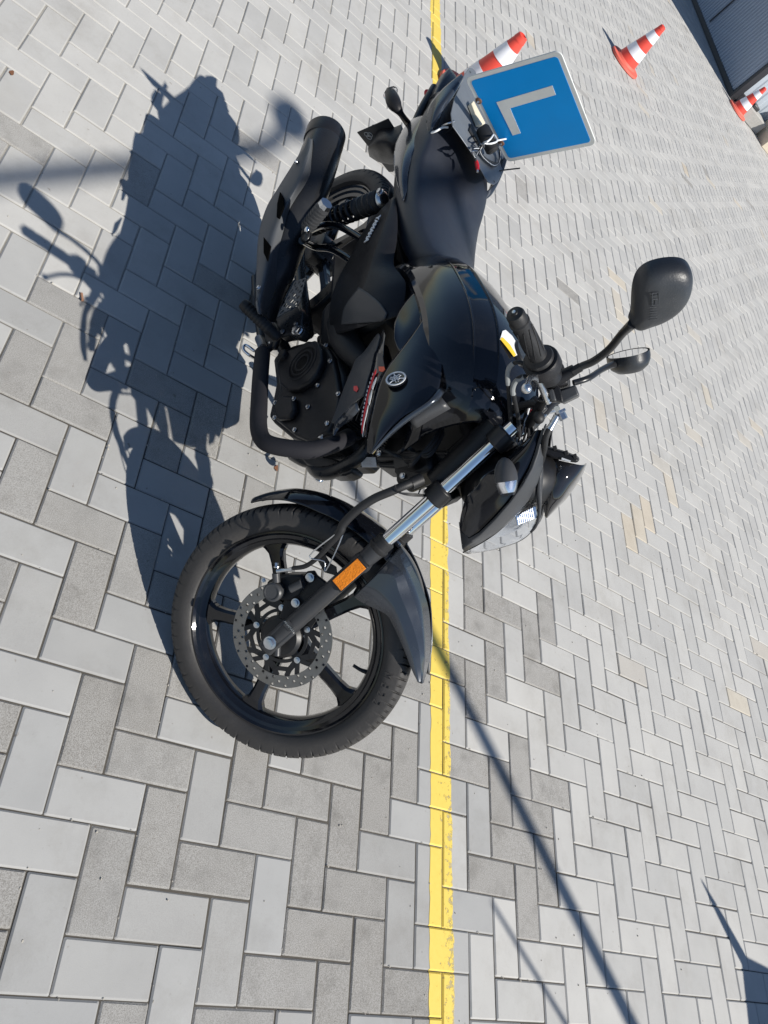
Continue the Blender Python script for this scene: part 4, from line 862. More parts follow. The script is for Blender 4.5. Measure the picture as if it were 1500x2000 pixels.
# ---- side panel and side cover
sp = BG([[(766, 386, -.150), (769, 384, -.150), (772, 383, -.148)],
    [(735, 419, -.158), (756, 424, -.166), (776, 428, -.155)],
    [(707, 456, -.160), (742, 462, -.172), (774, 470, -.158)],
    [(681, 507, -.160), (726, 512, -.174), (768, 514, -.156)],
    [(660, 545, -.158), (712, 556, -.176), (783, 537, -.158)],
    [(646, 588, -.154), (700, 585, -.172), (792, 556, -.156)],
    [(643, 620, -.148), (696, 618, -.166), (788, 592, -.152)],
    [(648, 655, -.140), (700, 640, -.156), (775, 618, -.148)]], 'side_cover', 'plastic', bike, sub=2, cols=False, ang=10)[0]
BG([[(700, 560, -.178), (720, 573, -.176), (742, 592, -.170), (756, 612, -.160)], [(672, 600, -.170), (694, 604, -.172), (722, 612, -.168), (752, 622, -.158)], [(666, 634, -.158), (690, 632, -.162), (718, 630, -.160), (748, 628, -.153)]], 'intake_cover', 'grey_plastic', sp, sub=2)
tA, tB = B(729, 431, -.163), B(710, 476, -.163); tX = tB - tA; tU = B(742, 441, -.164) - B(716, 465, -.162)
mid = (B(738, 435, -.1665) + B(709, 481, -.1665)) / 2
text('cover_lettering', 'YAMAHA', .0200, B(715, 472, -.166) - B(739, 424, -.166), B(740, 460, -.167) - B(715, 448, -.164), B(727, 447, -.1700), 'white', sp, depth=.0012, sx=1.0, bold=.0009)
# ---- seat
zs = [(.505, .866, .078, .800), (.46, .848, .106, .772), (.40, .838, .126, .758), (.33, .836, .140, .754), (.25, .841, .148, .756), (.17, .854, .152, .765), (.12, .871, .152, .775), (.06, .891, .148, .790), (0, .902, .140, .808), (-.07, .908, .128, .828), (-.14, .909, .113, .848), (-.20, .905, .096, .862)]
rows = []
for x, z, w_, e in zs:
    half = [(0, z), (.45 * w_, z - .003), (.78 * w_, z - .011), (.93 * w_, z - .024), (w_, e + .5 * (z - e) * .6), (.985 * w_, e), (.93 * w_, e - .012)]
    rows.append([np.array([x, -y_, zz]) for y_, zz in half[::-1]] + [np.array([x, y_, zz]) for y_, zz in half[1:]])
rows = [[(p + [0.012, 0, -.03]) for p in rows[0]]] + rows + [[p + [-.012, 0, -.022] for p in rows[-1]]]
seat = grid('seat', rows, 'seat', bike, solid=.006, sub=2, ang=80)
sq = Q((680, 100), 2.8846)
for s_ in (-1, 1):
    pts = []
    for (x, w_) in ((.12, .135), (.05, .110), (.0, .080), (-.06, .060), (-.12, .055), (-.19, .052)):
        xs = [a[0] for a in zs][::-1]; zz = np.interp(x, xs, [a[1] for a in zs][::-1]); ww = np.interp(x, xs, [a[2] for a in zs][::-1]); q_ = w_ / ww
        pts.append((x, s_ * w_, zz - np.interp(q_, [0, .45, .78, .94, 1], [0, .003, .012, .028, .06]) + .0005))
    tube('seat_piping', pts, .0018, 'black_rubber', seat, n=8)
# ---- tail
BG([[(786, 392, -.150), (790, 386, -.150), (796, 372, -.146)],
    [(774, 352, -.158), (784, 345, -.162), (797, 338, -.152)],
    [(769, 318, -.156), (785, 305, -.163), (808, 296, -.150)],
    [(773, 280, -.146), (793, 268, -.152), (822, 268, -.140)],
    [(787, 252, -.132), (808, 242, -.138), (838, 248, -.126)],
    [(805, 232, -.118), (824, 226, -.122), (843, 236, -.112)]], 'tail_cowl', 'paint', bike, sub=2)
def BGP(pts, name, m, r):
    t1 = tube(name, [B(*p) for p in pts], r, m, bike, n=12); t2 = tube(name, [my(B(*p)) for p in pts], r, m, bike, n=12); return t1
BG([[(836, 262, -.138), (843, 262, -.132), (850, 258, -.122)],
    [(833, 235, -.152), (845, 240, -.146), (858, 240, -.130)],
    [(839, 205, -.158), (853, 215, -.152), (865, 218, -.136)],
    [(860, 178, -.152), (872, 190, -.146), (880, 196, -.130)],
    [(882, 158, -.142), (890, 168, -.136), (893, 176, -.124)],
    [(901, 144, -.128), (905, 150, -.124), (904, 158, -.116)]], 'grab_rail', 'paint', bike, sub=2)
grid('tail_tray', [[np.array([x, y_, z]) for y_ in (-w_, 0, w_)] for x, w_, z in ((-.12, .10, .845), (-.25, .085, .872), (-.36, .06, .89), (-.40, .045, .885))], 'satin', bike, solid=.03, sub=1)
tl = mk('tail_lamp', *g_ell((-.375, 0, .79), I3, (.018, .05, .018)), 'red', bike)
zq = Q((680, 160), 8.333)
def zc(pts, x0, name, m, d, par=bike, bevel=.004): return mk(name, *g_prism([BX(*zq(x, y_), x0) for x, y_ in pts], d), m, par, bevel=bevel)
fq = Q((680, 160), 8.333)
rf_ = MB()
rf = grid('rear_fender', [[B(*fq(x, y_), yy) for x, y_, yy in row] for row in (
    [(860, 690, -.045), (720, 740, -.05), (600, 700, -.055), (440, 690, -.055), (385, 700, -.05)],
    [(890, 800, -.05), (740, 880, -.06), (600, 860, -.07), (480, 860, -.065), (420, 880, -.05)],
    [(880, 1000, -.04), (740, 1050, -.05), (600, 1000, -.06), (440, 1000, -.06), (330, 1060, -.05)],
    [(860, 1200, -.0), (740, 1240, -.01), (600, 1200, -.01), (460, 1180, -.01), (325, 1120, -.01)],
    [(800, 1330, .04), (700, 1345, .04), (600, 1330, .04), (480, 1300, .04), (345, 1215, .04)])], 'plastic', bike, solid=.012, sub=1)
pq = [B(*fq(x, y_), yy) for x, y_, yy in ((140, 825, -.09), (385, 690, -.09), (650, 600, -.09), (770, 760, -.03), (700, 1460, .09), (560, 1330, .09))]
o3 = B(*fq(140, 825), -.085); e1 = B(*fq(650, 600), -.085) - o3; nrm = np.array([1., 0, .0]); 
plp = [pk(*fq(x, y_), np.cross(e1, Yl), float(np.cross(e1, Yl) @ o3)) for x, y_ in ((140, 825), (650, 600), (1010, 1160), (730, 1470), (660, 1470))]
plate = prism('licence_plate_holder', plp, np.cross(e1, Yl) / np.linalg.norm(np.cross(e1, Yl)) * .004, 'grey_plastic', bike, bevel=.002)
pc = sum(plp[:1]) * .55 + plp[4] * .2 + plp[1] * .25
npn = np.cross(e1, Yl); npn /= np.linalg.norm(npn); npn = npn if npn @ ((CP - BO) @ BM - pc) > 0 else -npn
for k_ in range(3):
    a = k_ * 2.09; o_ = pk(*fq(335, 870), npn, float(npn @ plp[0])) + (e1 / np.linalg.norm(e1) * math.cos(a) + Yl * math.sin(a)) * .007
    lathe('moulded_ring', [(.008, 0), (.0095, .0), (.0095, .0012), (.008, .0012)], o_, npn, 'signgrey', plate, n=24, closed=True)
for sgn in (-1, 1):
    g_ = (lambda p: p) if sgn < 0 else my
    ti = tube('turn_signal', [g_(B(*fq(650, 120), -.21)), g_(B(*fq(690, 200), -.205)), g_(B(*fq(740, 330), -.20)), g_(B(*fq(800, 430), -.19)), g_(B(*fq(860, 520), -.17)), g_(B(*fq(960, 660), -.12)), g_(B(*fq(1040, 740), -.08))], [.006, .017, .021, .015, .009, .010, .012], 'plastic', bike, n=18)
    ell('lens', g_(B(*fq(690, 215), -.205)) - np.array([.010, 0, 0]), (.012, .016, .024), 'glass', ti)
# ---- L sign and its bracket
sg = np.array([[-0.035, -0.1591, 1.0001], [0.0896, -0.1223, 1.2553], [0.0940, 0.1609, 1.2123], [-0.0306, 0.1240, 0.9571]])
X1 = (sg[3] - sg[0]); X1 /= np.linalg.norm(X1); Y1 = sg[1] - sg[0]; Y1 -= X1 * (X1 @ Y1); Y1 /= np.linalg.norm(Y1); N1 = np.cross(X1, Y1); 
if N1 @ ((CP - BO) @ BM - sg[0]) < 0: N1 = -N1
so_ = sg.mean(0); SZ = .2845
def rrect(hs, r, off, n=6):
    P = []
    for cx_, cy_, a0 in ((hs - r, hs - r, 0), (-hs + r, hs - r, 90), (-hs + r, -hs + r, 180), (hs - r, -hs + r, 270)):
        for i in range(n + 1): a = math.radians(a0 + 90 * i / n); P.append(so_ + X1 * (cx_ + r * math.cos(a)) + Y1 * (cy_ + r * math.sin(a)) + N1 * off)
    return P
sign = prism('learner_sign', rrect(SZ / 2, .018, 0), -N1 * .004, 'signgrey', bike, bevel=.001); sign['label'] = 'blue square learner plate with a grey L and grey border'
prism('blue_field', rrect(SZ / 2 - .0125, .010, .0006), -N1 * .001, 'blue', sign, bevel=0)
def sp_(px, py): return pk(px, py, N1, float(N1 @ (so_ + N1 * .0012)))
lq = Q((820, 40), 6.25)
L1 = [sp_(*sq(*p)) for p in ((835, 288), (1150, 194), (1170, 246), (912, 322), (972, 462), (927, 475))]
prism('letter_l', L1, -N1 * .0008, 'signgrey', sign, bevel=0)
for p in ((735, 280), (862, 518)): 
    o_ = sp_(*sq(*p)); lathe('washer', [(.001, .004), (.005, .004), (.009, .002), (.010, 0), (.001, 0)], o_, N1, 'rust', sign, n=20); lathe('screw', [(.001, .0075), (.0035, .0065), (.004, .003)], o_, N1, 'zinc', sign, n=12)
pz = .935
def pl(px, py): return BZ(px, py, pz)
bpl = prism('sign_bracket', [pl(*sq(*p)) for p in ((683, 92), (655, 130), (630, 200), (598, 270), (580, 350), (590, 420), (640, 490), (700, 575), (745, 660), (790, 738), (822, 752), (845, 735), (868, 690), (880, 640), (878, 560), (860, 470), (740, 240), (720, 115), (700, 95))], (0, 0, -.003), 'steelplate', bike, bevel=.001)
for p in ((687, 118), (822, 735), (595, 395)): lathe('hole_rim', [(.001, .0006), (.004, .0006)], pl(*sq(*p)) + [0, 0, .0002], (0, 0, 1), 'dark', bpl, n=16)
box('sign_strap', (sp_(*sq(735, 335)) + [0, 0, 0]), (.052, .0125, .003), 'cream', bike, ax=(X1, Y1, N1), bevel=.001) if 0 else None
zt2 = Q((840, 160), 8.333)
prism('cream_spacer', [BZ(*zt2(x, y_), .951) for x, y_ in ((675, 345), (710, 300), (905, 670), (860, 690), (810, 690))], (0, 0, -.014), 'cream', bpl, bevel=.002)
a0, a1 = BZ(*zt2(850, 760), .965), BZ(*zt2(1020, 1110), .965)
dv = axes(a1 - a0)[0]; Lc = np.linalg.norm(a1 - a0)
dev = lathe('sign_lamp_battery', [(.001, -.004), (.016, -.004), (.020, .002), (.021, Lc * .5), (.0185, Lc * .52), (.0185, Lc * .66), (.020, Lc * .68), (.020, Lc), (.014, Lc + .005), (.001, Lc + .006)], a0, dv, 'black_rubber', bpl, n=28)
def ztp(pts, z, nm, r, m, par=bpl): return tube(nm, [BZ(*zt2(x, y_), zz) for (x, y_, zz) in pts], r, m, par, n=8)
ztp([(1030, 860, .985), (980, 930, .990), (930, 970, .985), (880, 985, .972), (930, 1005, .975), (1010, 1000, .985), (1090, 960, .988), (1050, 870, .985)], 0, 'zip_tie', .0026, 'white_plastic')
ztp([(1090, 955, .988), (1250, 925, 1.0), (1430, 900, 1.012)], 0, 'zip_tie', .0024, 'white_plastic')
ztp([(20, 830, .87), (100, 800, .885), (200, 745, .90), (290, 740, .91)], 0, 'zip_tie', .0028, 'white_plastic')
ztp([(190, 715, .90), (280, 680, .92), (400, 640, .938)], 0, 'zip_tie', .0022, 'alu')
ztp([(1130, 1450, .935), (1200, 1435, .94), (1460, 1405, .97)], 0, 'zip_tie', .0022, 'black_rubber')
for i in range(7):
    o_ = i * 9
    ztp([(900 - o_, 1000 + o_, .965), (790 + o_ * .5, 1060 - o_ * .3, .955), (820 + o_ * .6, 1180, .944), (900 + o_, 1290 - o_ * .4, .942), (1040 + o_ * .5, 1385 - o_ * 1.3, .942), (1130 - o_ * .3, 1300, .945), (1150 - o_ * .4, 1150, .95), (1110, 1080, .96)], 0, 'lamp_wire', .0013, ['black_rubber', 'dark', 'label', 'black_rubber', 'dark', 'grey_plastic', 'black_rubber'][i])
for i in range(5):
    o_ = i * 13
    ztp([(800 - o_ * .5, 1070 + o_, .957), (720 - o_ * .6, 1080 + o_ * .9, .96), (700 + o_ * .3, 1180, .952), (735 + o_ * .4, 1240 - o_ * .5, .948), (780, 1160 - o_, .95), (830 + o_, 1060, .957), (860, 980 + o_ * .4, .967)], 0, 'lamp_wire', .0013, ['black_rubber', 'label', 'dark', 'black_rubber', 'zinc'][i])
ztp([(725, 1180, .95), (745, 1290, .943)], 0, 'lamp_wire', .0025, 'black_rubber')
tube('red_connector', [BZ(*zt2(752, 1285, ), .942), BZ(*zt2(768, 1360), .940), BZ(*zt2(775, 1430), .938)], [.0045, .006, .0045], 'red', bpl, n=12)
tube('connector_tip', [BZ(*zt2(775, 1430), .938), BZ(*zt2(772, 1465), .937)], [.003, .003], 'alu', bpl, n=10, k=1)
prism('rubber_pad', [BZ(*zt2(x, y_), .940) for x, y_ in ((675, 670), (640, 780), (800, 1030), (850, 960))], (0, 0, -.004), 'black_rubber', bpl, bevel=.001)
# ---- frame, engine
def bt(name, P, r, m='satin', both=False, par=bike, **kw):
    o = tube(name, P, r, m, par, **kw)
    if both: tube(name, [my(p) for p in P], r, m, par, **kw)
    return o
bt('frame_downtube', [(1.10, 0, .86), (1.04, 0, .765), (.96, 0, .58), (.895, 0, .425), (.85, 0, .33), (.80, 0, .27)], .0185)
bt('steering_head', [(1.11, 0, .76), (1.03, 0, .92)], .034, 'dark', k=1)
bt('frame_backbone', [(1.06, 0, .87), (.80, 0, .80), (.55, 0, .74), (.45, 0, .60), (.42, 0, .35)], .022, 'dark')
bt('frame_rail', [(.50, -.05, .74), (.30, -.10, .73), (.05, -.11, .74), (-.15, -.10, .80), (-.30, -.07, .84)], .013, 'dark', True)
for s_ in (-1, 1): bt('swingarm', [(.45, .07 * s_, .36), (.20, .10 * s_, .335), (.02, .105 * s_, .316), (-.04, .105 * s_, .316)], [.020, .019, .018, .016], 'satin')
lb_ = [B(703, 893, -.0195), B(733, 893, -.0195), B(736, 912, -.018), B(707, 912, -.018)]
sl_ = prism('frame_label', lb_, (0, .001, 0), 'label', bike, bevel=0)
tX = lb_[0] - lb_[1]
for i in range(5): 
    f0 = .2 + i * .15; a_ = lb_[0] * (1 - f0) + lb_[3] * f0; c_ = lb_[1] * (1 - f0) + lb_[2] * f0; mk('label_print', *g_prism([a_ * .92 + c_ * .08 + [0, -.0012, 0], a_ * (.25 + .08 * (i % 2)) + c_ * (.75 - .08 * (i % 2)) + [0, -.0012, 0], a_ * (.25 + .08 * (i % 2)) + c_ * (.75 - .08 * (i % 2)) + [.0008, -.0012, .0010], a_ * .92 + c_ * .08 + [.0008, -.0012, .0010]], (0, .0003, 0)), 'dark', sl_, flat=True)
e2 = Q((440, 480), 3.5714)
def EB(pts, y): return [B(*e2(a, c_), y) for a, c_ in pts]
eng = prism('engine', EB([(330, 790), (390, 720), (560, 670), (640, 665), (715, 690), (790, 760), (830, 900), (820, 1100), (760, 1290), (700, 1360), (560, 1370), (450, 1330), (330, 1230), (300, 1190), (330, 1060), (350, 960)], -.095), (0, .19, 0), 'dark', bike, bevel=.01)
cov = prism('engine_cover', EB([(345, 800), (380, 735), (480, 690), (560, 670), (620, 655), (700, 690), (745, 760), (775, 900), (800, 1040), (770, 1200), (712, 1300), (600, 1370), (480, 1320), (345, 1210), (325, 1150), (350, 1070), (380, 1010)], -.115), (0, .022, 0), 'engine', eng, bevel=.008, seg=3)
cc = B(*e2(520, 830), -.118); eN = np.array([0, -1., 0])
prism('clutch_cover', EB([(350, 830), (400, 740), (500, 700), (575, 660), (640, 665), (668, 720), (672, 800), (640, 880), (580, 950), (500, 1000), (430, 1005), (375, 960)], -.135), (0, .022, 0), 'engine', eng, bevel=.007, seg=3)
for rr_ in (.052, .038, .024): lathe('cover_ridge', [(rr_ - .0035, 0), (rr_ - .003, .0012), (rr_ + .003, .0012), (rr_ + .0035, 0)], B(*e2(535, 815), -.1355), eN, 'engine', eng, n=48)
prism('lower_cover', EB([(345, 1080), (400, 1040), (470, 1040), (480, 1140), (440, 1200), (350, 1205), (330, 1140)], -.135), (0, .02, 0), 'engine', eng, bevel=.008, seg=3)
lathe('oil_filler_cap', [(.016, 0), (.016, .010), (.012, .013), (.001, .013)], B(*e2(410, 770), -.136), eN, 'black_rubber', eng, n=10)
for x, y_ in ((705, 695), (733, 805), (645, 975), (790, 1035), (482, 1068), (578, 1125), (345, 1200), (485, 1285), (712, 1240), (348, 1095)): bolt(B(*e2(x, y_), -.117 if (x, y_) not in ((482, 1068), (345, 1200)) else -.136), eN, .0052, eng, h=.006)
bolt(B(*e2(288, 1198), -.09), eN, .005, eng, h=.005)
# cylinder with fins + head
ca_, cb_ = np.array([.76, 0, .45]), np.array([.86, 0, .68]); cd = (cb_ - ca_) / np.linalg.norm(cb_ - ca_); cf = np.cross(Yl, cd)
cyl = mk('cylinder', *g_box((ca_ + cb_) / 2, (cf, Yl, cd), (.050, .060, .115)), 'dark', eng, bevel=.01)
b = MB()
for i in range(11): b.add(*g_box(ca_ + cd * (.03 + i * .016), (cf, Yl, cd), (.068, .085, .0022)))
mk('cooling_fins', b.V, b.F, 'engine', cyl, bevel=.0008)
box('cylinder_head', ca_ + cd * .235, (.068, .075, .035), 'engine', cyl, ax=(cf, Yl, cd), bevel=.012)
bolt(B(*e2(688, 1335), -.10), eN, .011, eng, h=.014)
box('air_box', (.50, 0, .56), (.10, .10, .13), 'dark', bike, bevel=.03)
box('battery_box', (.28, 0, .57), (.11, .085, .12), 'dark', bike, bevel=.02)
grid('inner_mudguard', [[np.array([.355 * math.cos(math.radians(a)), y_, .316 + .355 * math.sin(math.radians(a))]) for y_ in (-.07, 0, .07)] for a in range(0, 96, 12)], 'plastic', bike, solid=.004, sub=1)
bt('chain_guard', [(.40, .10, .40), (.2, .11, .41), (.02, .11, .40)], .02, 'satin')
tube('intake_boot', [B(*e2(820, 560), -.10), B(*e2(860, 700), -.10), (.74, -.03, .62)], [.045, .038, .03], 'black_rubber', bike, n=24)
tube('carburettor', [(.64, -.03, .60), (.74, -.03, .63)], [.032, .028], 'dark', bike, n=20)
box('horn_bracket', (1.06, -.01, .72), (.03, .03, .05), 'dark', bike, bevel=.01)
lathe('horn', [(.001, .012), (.030, .010), (.036, 0), (.030, -.012), (.001, -.02)], (1.04, -.035, .70), (.5, -1, -.1), 'satin', bike, n=28)
dq = Q((640, 780), 5.769)
prism('frame_gusset', [B(*dq(x, y_), -.03) for x, y_ in ((560, 690), (780, 700), (1060, 690), (1120, 730), (1060, 800), (780, 770), (560, 760))], (0, .06, 0), 'satin', bike, bevel=.006)
mk('hose_stay', *g_prism([B(*dq(x, y_), -.05) for x, y_ in ((755, 770), (830, 780), (900, 800), (1040, 830), (1040, 890), (860, 900), (800, 880), (755, 820))], (0, .004, 0)), 'dark', bike, bevel=.001)
bolt(B(*dq(845, 862), -.053), eN, .006, bike, h=.006); bolt(B(*dq(578, 612), -.06), eN, .006, bike, h=.006)
cabB = lambda nm, pts, r, m='black_rubber': tube(nm, [B(*dq(x, y_), yy) for x, y_, yy in pts], r, m, bike, n=8)
for i in range(7): cabB('frame_wiring', [(600 + i * 30, 560 + i * 15, -.06), (760 + i * 20, 600 + i * 14, -.05), (950, 600 + i * 25, -.06), (1150 + i * 10, 640 - i * 40, -.05), (1300, 400 - i * 30, -.04)], .003 + .001 * (i % 2), ['black_rubber', 'dark', 'satin'][i % 3])
prism('steering_neck_cover', [B(x, y_, .01) for x, y_ in ((758, 850), (800, 815), (850, 798), (900, 785), (955, 788), (982, 830), (955, 868), (875, 945), (835, 938), (800, 905), (742, 888))], (0, .09, 0), 'dark', bike, bevel=.012)
# front lower fairing / header
hd = tube('exhaust_header', [(.90, -.02, .60), (.945, -.02, .54), (.945, -.015, .45), (.90, .0, .37), (.80, .02, .31), (.60, .0, .29), (.47, -.08, .28), (.40, -.15, .265)], [.019, .019, .019, .019, .019, .019, .02, .024], 'satin', bike, n=20)
prism('engine_guard_plate', [B(*e2(x, y_), -.02) for x, y_ in ((500, 1460), (600, 1450), (760, 1480), (900, 1540), (880, 1575), (830, 1598), (740, 1600), (640, 1560), (560, 1520))], (0, .04, 0), 'satin', bike, bevel=.006)
lathe('guard_hole', [(.001, 0), (.011, 0)], B(*e2(720, 1570), -.0215), eN, 'dark', bike, n=20)
tube('shift_lever', [B(596, 905, .16), B(612, 928, .17), B(625, 938, .19), B(632, 930, .20)], [.006, .007, .009, .007], 'chrome', bike)
# crash bar
cbp = [(506, 662, -.165), (512, 676, -.19), (513, 690, -.215), (509, 732, -.245), (506, 790, -.262), (505, 832, -.262), (512, 857, -.258), (530, 869, -.248), (566, 876, -.222), (610, 879, -.185), (650, 868, -.145), (682, 853, -.10), (700, 850, -.06)]
P_ = [B(*p) for p in cbp]
cb = tube('crash_bar', P_[:4] + P_[4:], .0118, 'satin', bike, n=20)
tube('foam_sleeve', P_[2:12], [.0205] * 10, 'foam', cb, n=28)
tube('bar_end', [P_[0], P_[1], P_[2]], [.0125, .0128, .0122], 'zinc', cb, n=20)
# rearset: peg, plate, pedal
for sgn in (-1, 1):
    g_ = (lambda p: p) if sgn < 0 else my
    a_, c_ = g_(B(473, 592, -.295)), g_(B(545, 662, -.185)); d_ = axes(c_ - a_)[0]; Lp = np.linalg.norm(c_ - a_)
    prof = [(.001, 0), (.013, 0), (.0155, .004)]
    for i in range(9): prof += [(.0160, .012 + i * .010), (.0170, .014 + i * .010), (.0170, .019 + i * .010), (.0160, .0205 + i * .010)]
    prof += [(.015, Lp * .93), (.010, Lp)]
    lathe('foot_peg', prof, a_, c_ - a_, 'black_rubber', bike, n=20)
    # passenger peg folded up
    a_, c_ = g_(B(597, 447, -.250)), g_(B(636, 399, -.272))
    pg = tube('passenger_peg', [a_, a_ * .9 + c_ * .1, a_ * .12 + c_ * .88, c_], [.015, .0195, .0195, .016], 'grey_plastic', bike, n=16, k=1)
    tube('peg_tip', [a_ * .08 + c_ * .92, c_ * 1.05 - a_ * .05], [.0195, .0175], 'zinc', pg, n=8, k=1, ang=20)
    ell('peg_pivot', g_(B(600, 449, -.262)), (.010, .008, .010), 'chrome', pg)
    b = MB()
    for i in range(7):
        p = a_ * (.85 - i * .11) + c_ * (.15 + i * .11); b.add(*g_tube([p - (c_ - a_) * .02, p + (c_ - a_) * .02], [.0208, .0208], 16, 1))
    mk('peg_ribs', b.V, b.F, 'grey_plastic', pg)
    bt('peg_bracket', [g_(B(595, 455, -.245)), g_(B(632, 440, -.165)), g_(B(665, 443, -.155)), g_(B(706, 467, -.13))], .0105, 'gloss')
    bt('peg_bracket', [g_(B(590, 470, -.240)), g_(B(615, 482, -.165)), g_(B(650, 487, -.155)), g_(B(690, 512, -.13))], .0105, 'gloss')
    ell('bracket_joint', g_(B(598, 462, -.240)), (.022, .012, .018), 'satin', bike)
s7 = Q((480, 400), 7.5)
c4 = [B(*s7(x, y_), yy) for x, y_, yy in ((715, 1120, -.262), (885, 1060, -.255), (790, 1440, -.252), (452, 1655, -.262))]
def perf_plate(name, A_, B_, C_, D_, nu, nv, m, par, hr=.27, th=.002, skip=()):
    nrm = np.cross(B_ - A_, D_ - A_); nrm /= np.linalg.norm(nrm); b = MB()
    P = lambda u_, v_: (A_ * (1 - u_) + B_ * u_) * (1 - v_) + (D_ * (1 - u_) + C_ * u_) * v_
    for i in range(nu):
        for j in range(nv):
            u0, u1, v0, v1 = i / nu, (i + 1) / nu, j / nv, (j + 1) / nv; k = 12
            for s_ in (0, 1):
                o_ = []; n_ = []
                for q_ in range(k):
                    t = 2 * math.pi * q_ / k; dx, dy = math.cos(t), math.sin(t); m_ = 1 / max(abs(dx), abs(dy)); o_.append(P((u0 + u1) / 2 + dx * m_ * (u1 - u0) / 2, (v0 + v1) / 2 + dy * m_ * (v1 - v0) / 2) + nrm * th * s_); n_.append(P((u0 + u1) / 2 + dx * hr * (u1 - u0), (v0 + v1) / 2 + dy * hr * (v1 - v0)) + nrm * th * s_)
                b.add(o_ + n_, [(q_, (q_ + 1) % k, k + (q_ + 1) % k, k + q_) for q_ in range(k)])
    return mk(name, b.V, b.F, m, par, flat=True)
perf_plate('heel_guard', c4[0], c4[1], c4[2], c4[3], 3, 5, 'shield', bike)
r6 = Q((460, 560), 7.5)
prism('footrest_bracket', [B(*r6(x, y_), -.150) for x, y_ in ((600, 460), (920, 270), (980, 370), (960, 520), (1010, 640), (930, 740), (780, 700), (660, 740), (560, 640), (520, 560))], (0, .03, 0), 'satin', bike, bevel=.005)
bolt(B(*r6(905, 640), -.155), (0, -1, .3), .013, bike, h=.010); bolt(B(*r6(950, 660), -.151), (0, -1, 0), .010, bike, m='chrome', h=.012)
for x, y_ in ((890, 555), (695, 660), (510, 845), (500, 405), (565, 510)): bolt(B(*r6(x, y_), -.153), eN, .006, bike, h=.007)
prism('footrest_plate', [B(*r6(x, y_), -.158) for x, y_ in ((420, 620), (560, 500), (640, 640), (620, 760), (560, 900), (440, 900), (420, 800))], (0, .014, 0), 'dark', bike, bevel=.004)
tube('brake_pedal', [B(*r6(300, 1060), -.175), B(*r6(200, 1000), -.20), B(*r6(125, 935), -.215), B(*r6(118, 880), -.22), B(*r6(160, 860), -.215), B(*r6(260, 930), -.20), B(*r6(310, 955), -.185)], .0045, 'chrome', bike, n=12)
tube('brake_arm', [B(*r6(310, 1000), -.18), B(*r6(430, 960), -.165), B(*r6(560, 850), -.15)], [.007, .009, .010], 'dark', bike, n=12)
# rear shock
for sgn in (-1, 1):
    g_ = (lambda p: p) if sgn < 0 else my
    tp_, bt_ = g_(B(752, 388, -.145)), g_(np.array([.045, -.135, .36])); d_ = (bt_ - tp_); Ls = np.linalg.norm(d_); d_ /= Ls; _, uu, vv = axes(d_)
    sh = tube('rear_shock', [tp_, bt_], [.013, .013], 'dark', bike, k=1, n=16)
    pts = [tp_ + d_ * (.03 + (Ls - .07) * t) + .026 * (math.cos(t * 2 * math.pi * 13) * uu + math.sin(t * 2 * math.pi * 13) * vv) for t in np.linspace(0, 1, 13 * 16)]
    tube('spring', pts, .0052, 'satin', sh, n=8, k=1)
    prof = [(.018, .008)]
    for i in range(9): prof += [(.030, .014 + i * .0115), (.026, .0195 + i * .0115)]
    lathe('shock_boot', prof, tp_, d_, 'black_rubber', sh, n=28)
    lathe('shock_cup', [(.001, .002), (.018, .002), (.024, .008), (.0255, .012)], tp_, d_, 'zinc', sh, n=28)
    bolt(tp_ + np.array([-.005, -.018 * (1 if sgn < 0 else -1), .0]), (0, -1 if sgn < 0 else 1, 0), .009, sh, h=.012)
# silencer
q4 = Q((460, 200), 3.75)
cl = [(655, 262, -.238, .0565), (640, 330, -.238, .058), (600, 450, -.238, .060), (545, 600, -.238, .062), (480, 760, -.238, .062), (420, 900, -.238, .060), (360, 1050, -.238, .057), (300, 1250, -.238, .050), (235, 1450, -.215, .040), (215, 1600, -.19, .030)]
mu = tube('silencer', [B(*q4(x, y_), yy) for x, y_, yy, r in cl], [c_[3] for c_ in cl], 'satin', bike, n=32)
te = B(*q4(655, 262), -.238); td = B(*q4(670, 225), -.238) - B(*q4(640, 330), -.238)
lathe('silencer_cap', [(.058, -.030), (.0605, -.028), (.0605, .018), (.056, .026), (.030, .026), (.024, .010), (.001, .010)], te, td, 'engine', mu, n=40)
shl = [[(532, 258), (560, 268), (585, 300)], [(500, 330), (550, 340), (598, 370)], [(452, 400), (525, 420), (606, 480)], [(402, 480), (495, 510), (604, 560)], [(345, 570), (450, 610), (565, 650)], [(290, 660), (400, 700), (520, 730)], [(240, 740), (350, 790), (470, 830)], [(200, 840), (310, 890), (440, 930)], [(175, 940), (280, 980), (410, 1030)], [(160, 1050), (255, 1090), (370, 1150)], [(155, 1170), (230, 1220), (330, 1270)], [(150, 1300), (205, 1350), (285, 1400)], [(155, 1430), (185, 1470), (240, 1520)], [(175, 1540), (190, 1550), (210, 1570)]]
rows = []
for i, (a_, b2, c_) in enumerate(shl):
    t = i / 13; k_ = math.sin(math.pi * min(1, .15 + t * .85)); yl, ym, yr = -.312, -.304, -.236
    pa, pb, pc_ = B(*q4(*a_), yl), B(*q4(*b2), ym), B(*q4(*c_), yr); rows.append([pa, pa * .5 + pb * .5 + [0, -.005, -.002], pb, pb * .5 + pc_ * .5 + [0, -.006, .004], pc_])
hsd = grid('heat_shield', rows, 'shield', mu, solid=.003, sub=2)
for pts in ([(325, 655), (350, 700), (352, 765), (318, 850), (300, 840), (305, 740)], [(205, 985), (255, 1050), (232, 1160), (205, 1100)]):
    prism('shield_slot', [B(*q4(*p), -.318 if pts[0][0] > 300 else -.321) for p in pts], (0, .004, 0), 'void', hsd, bevel=0)
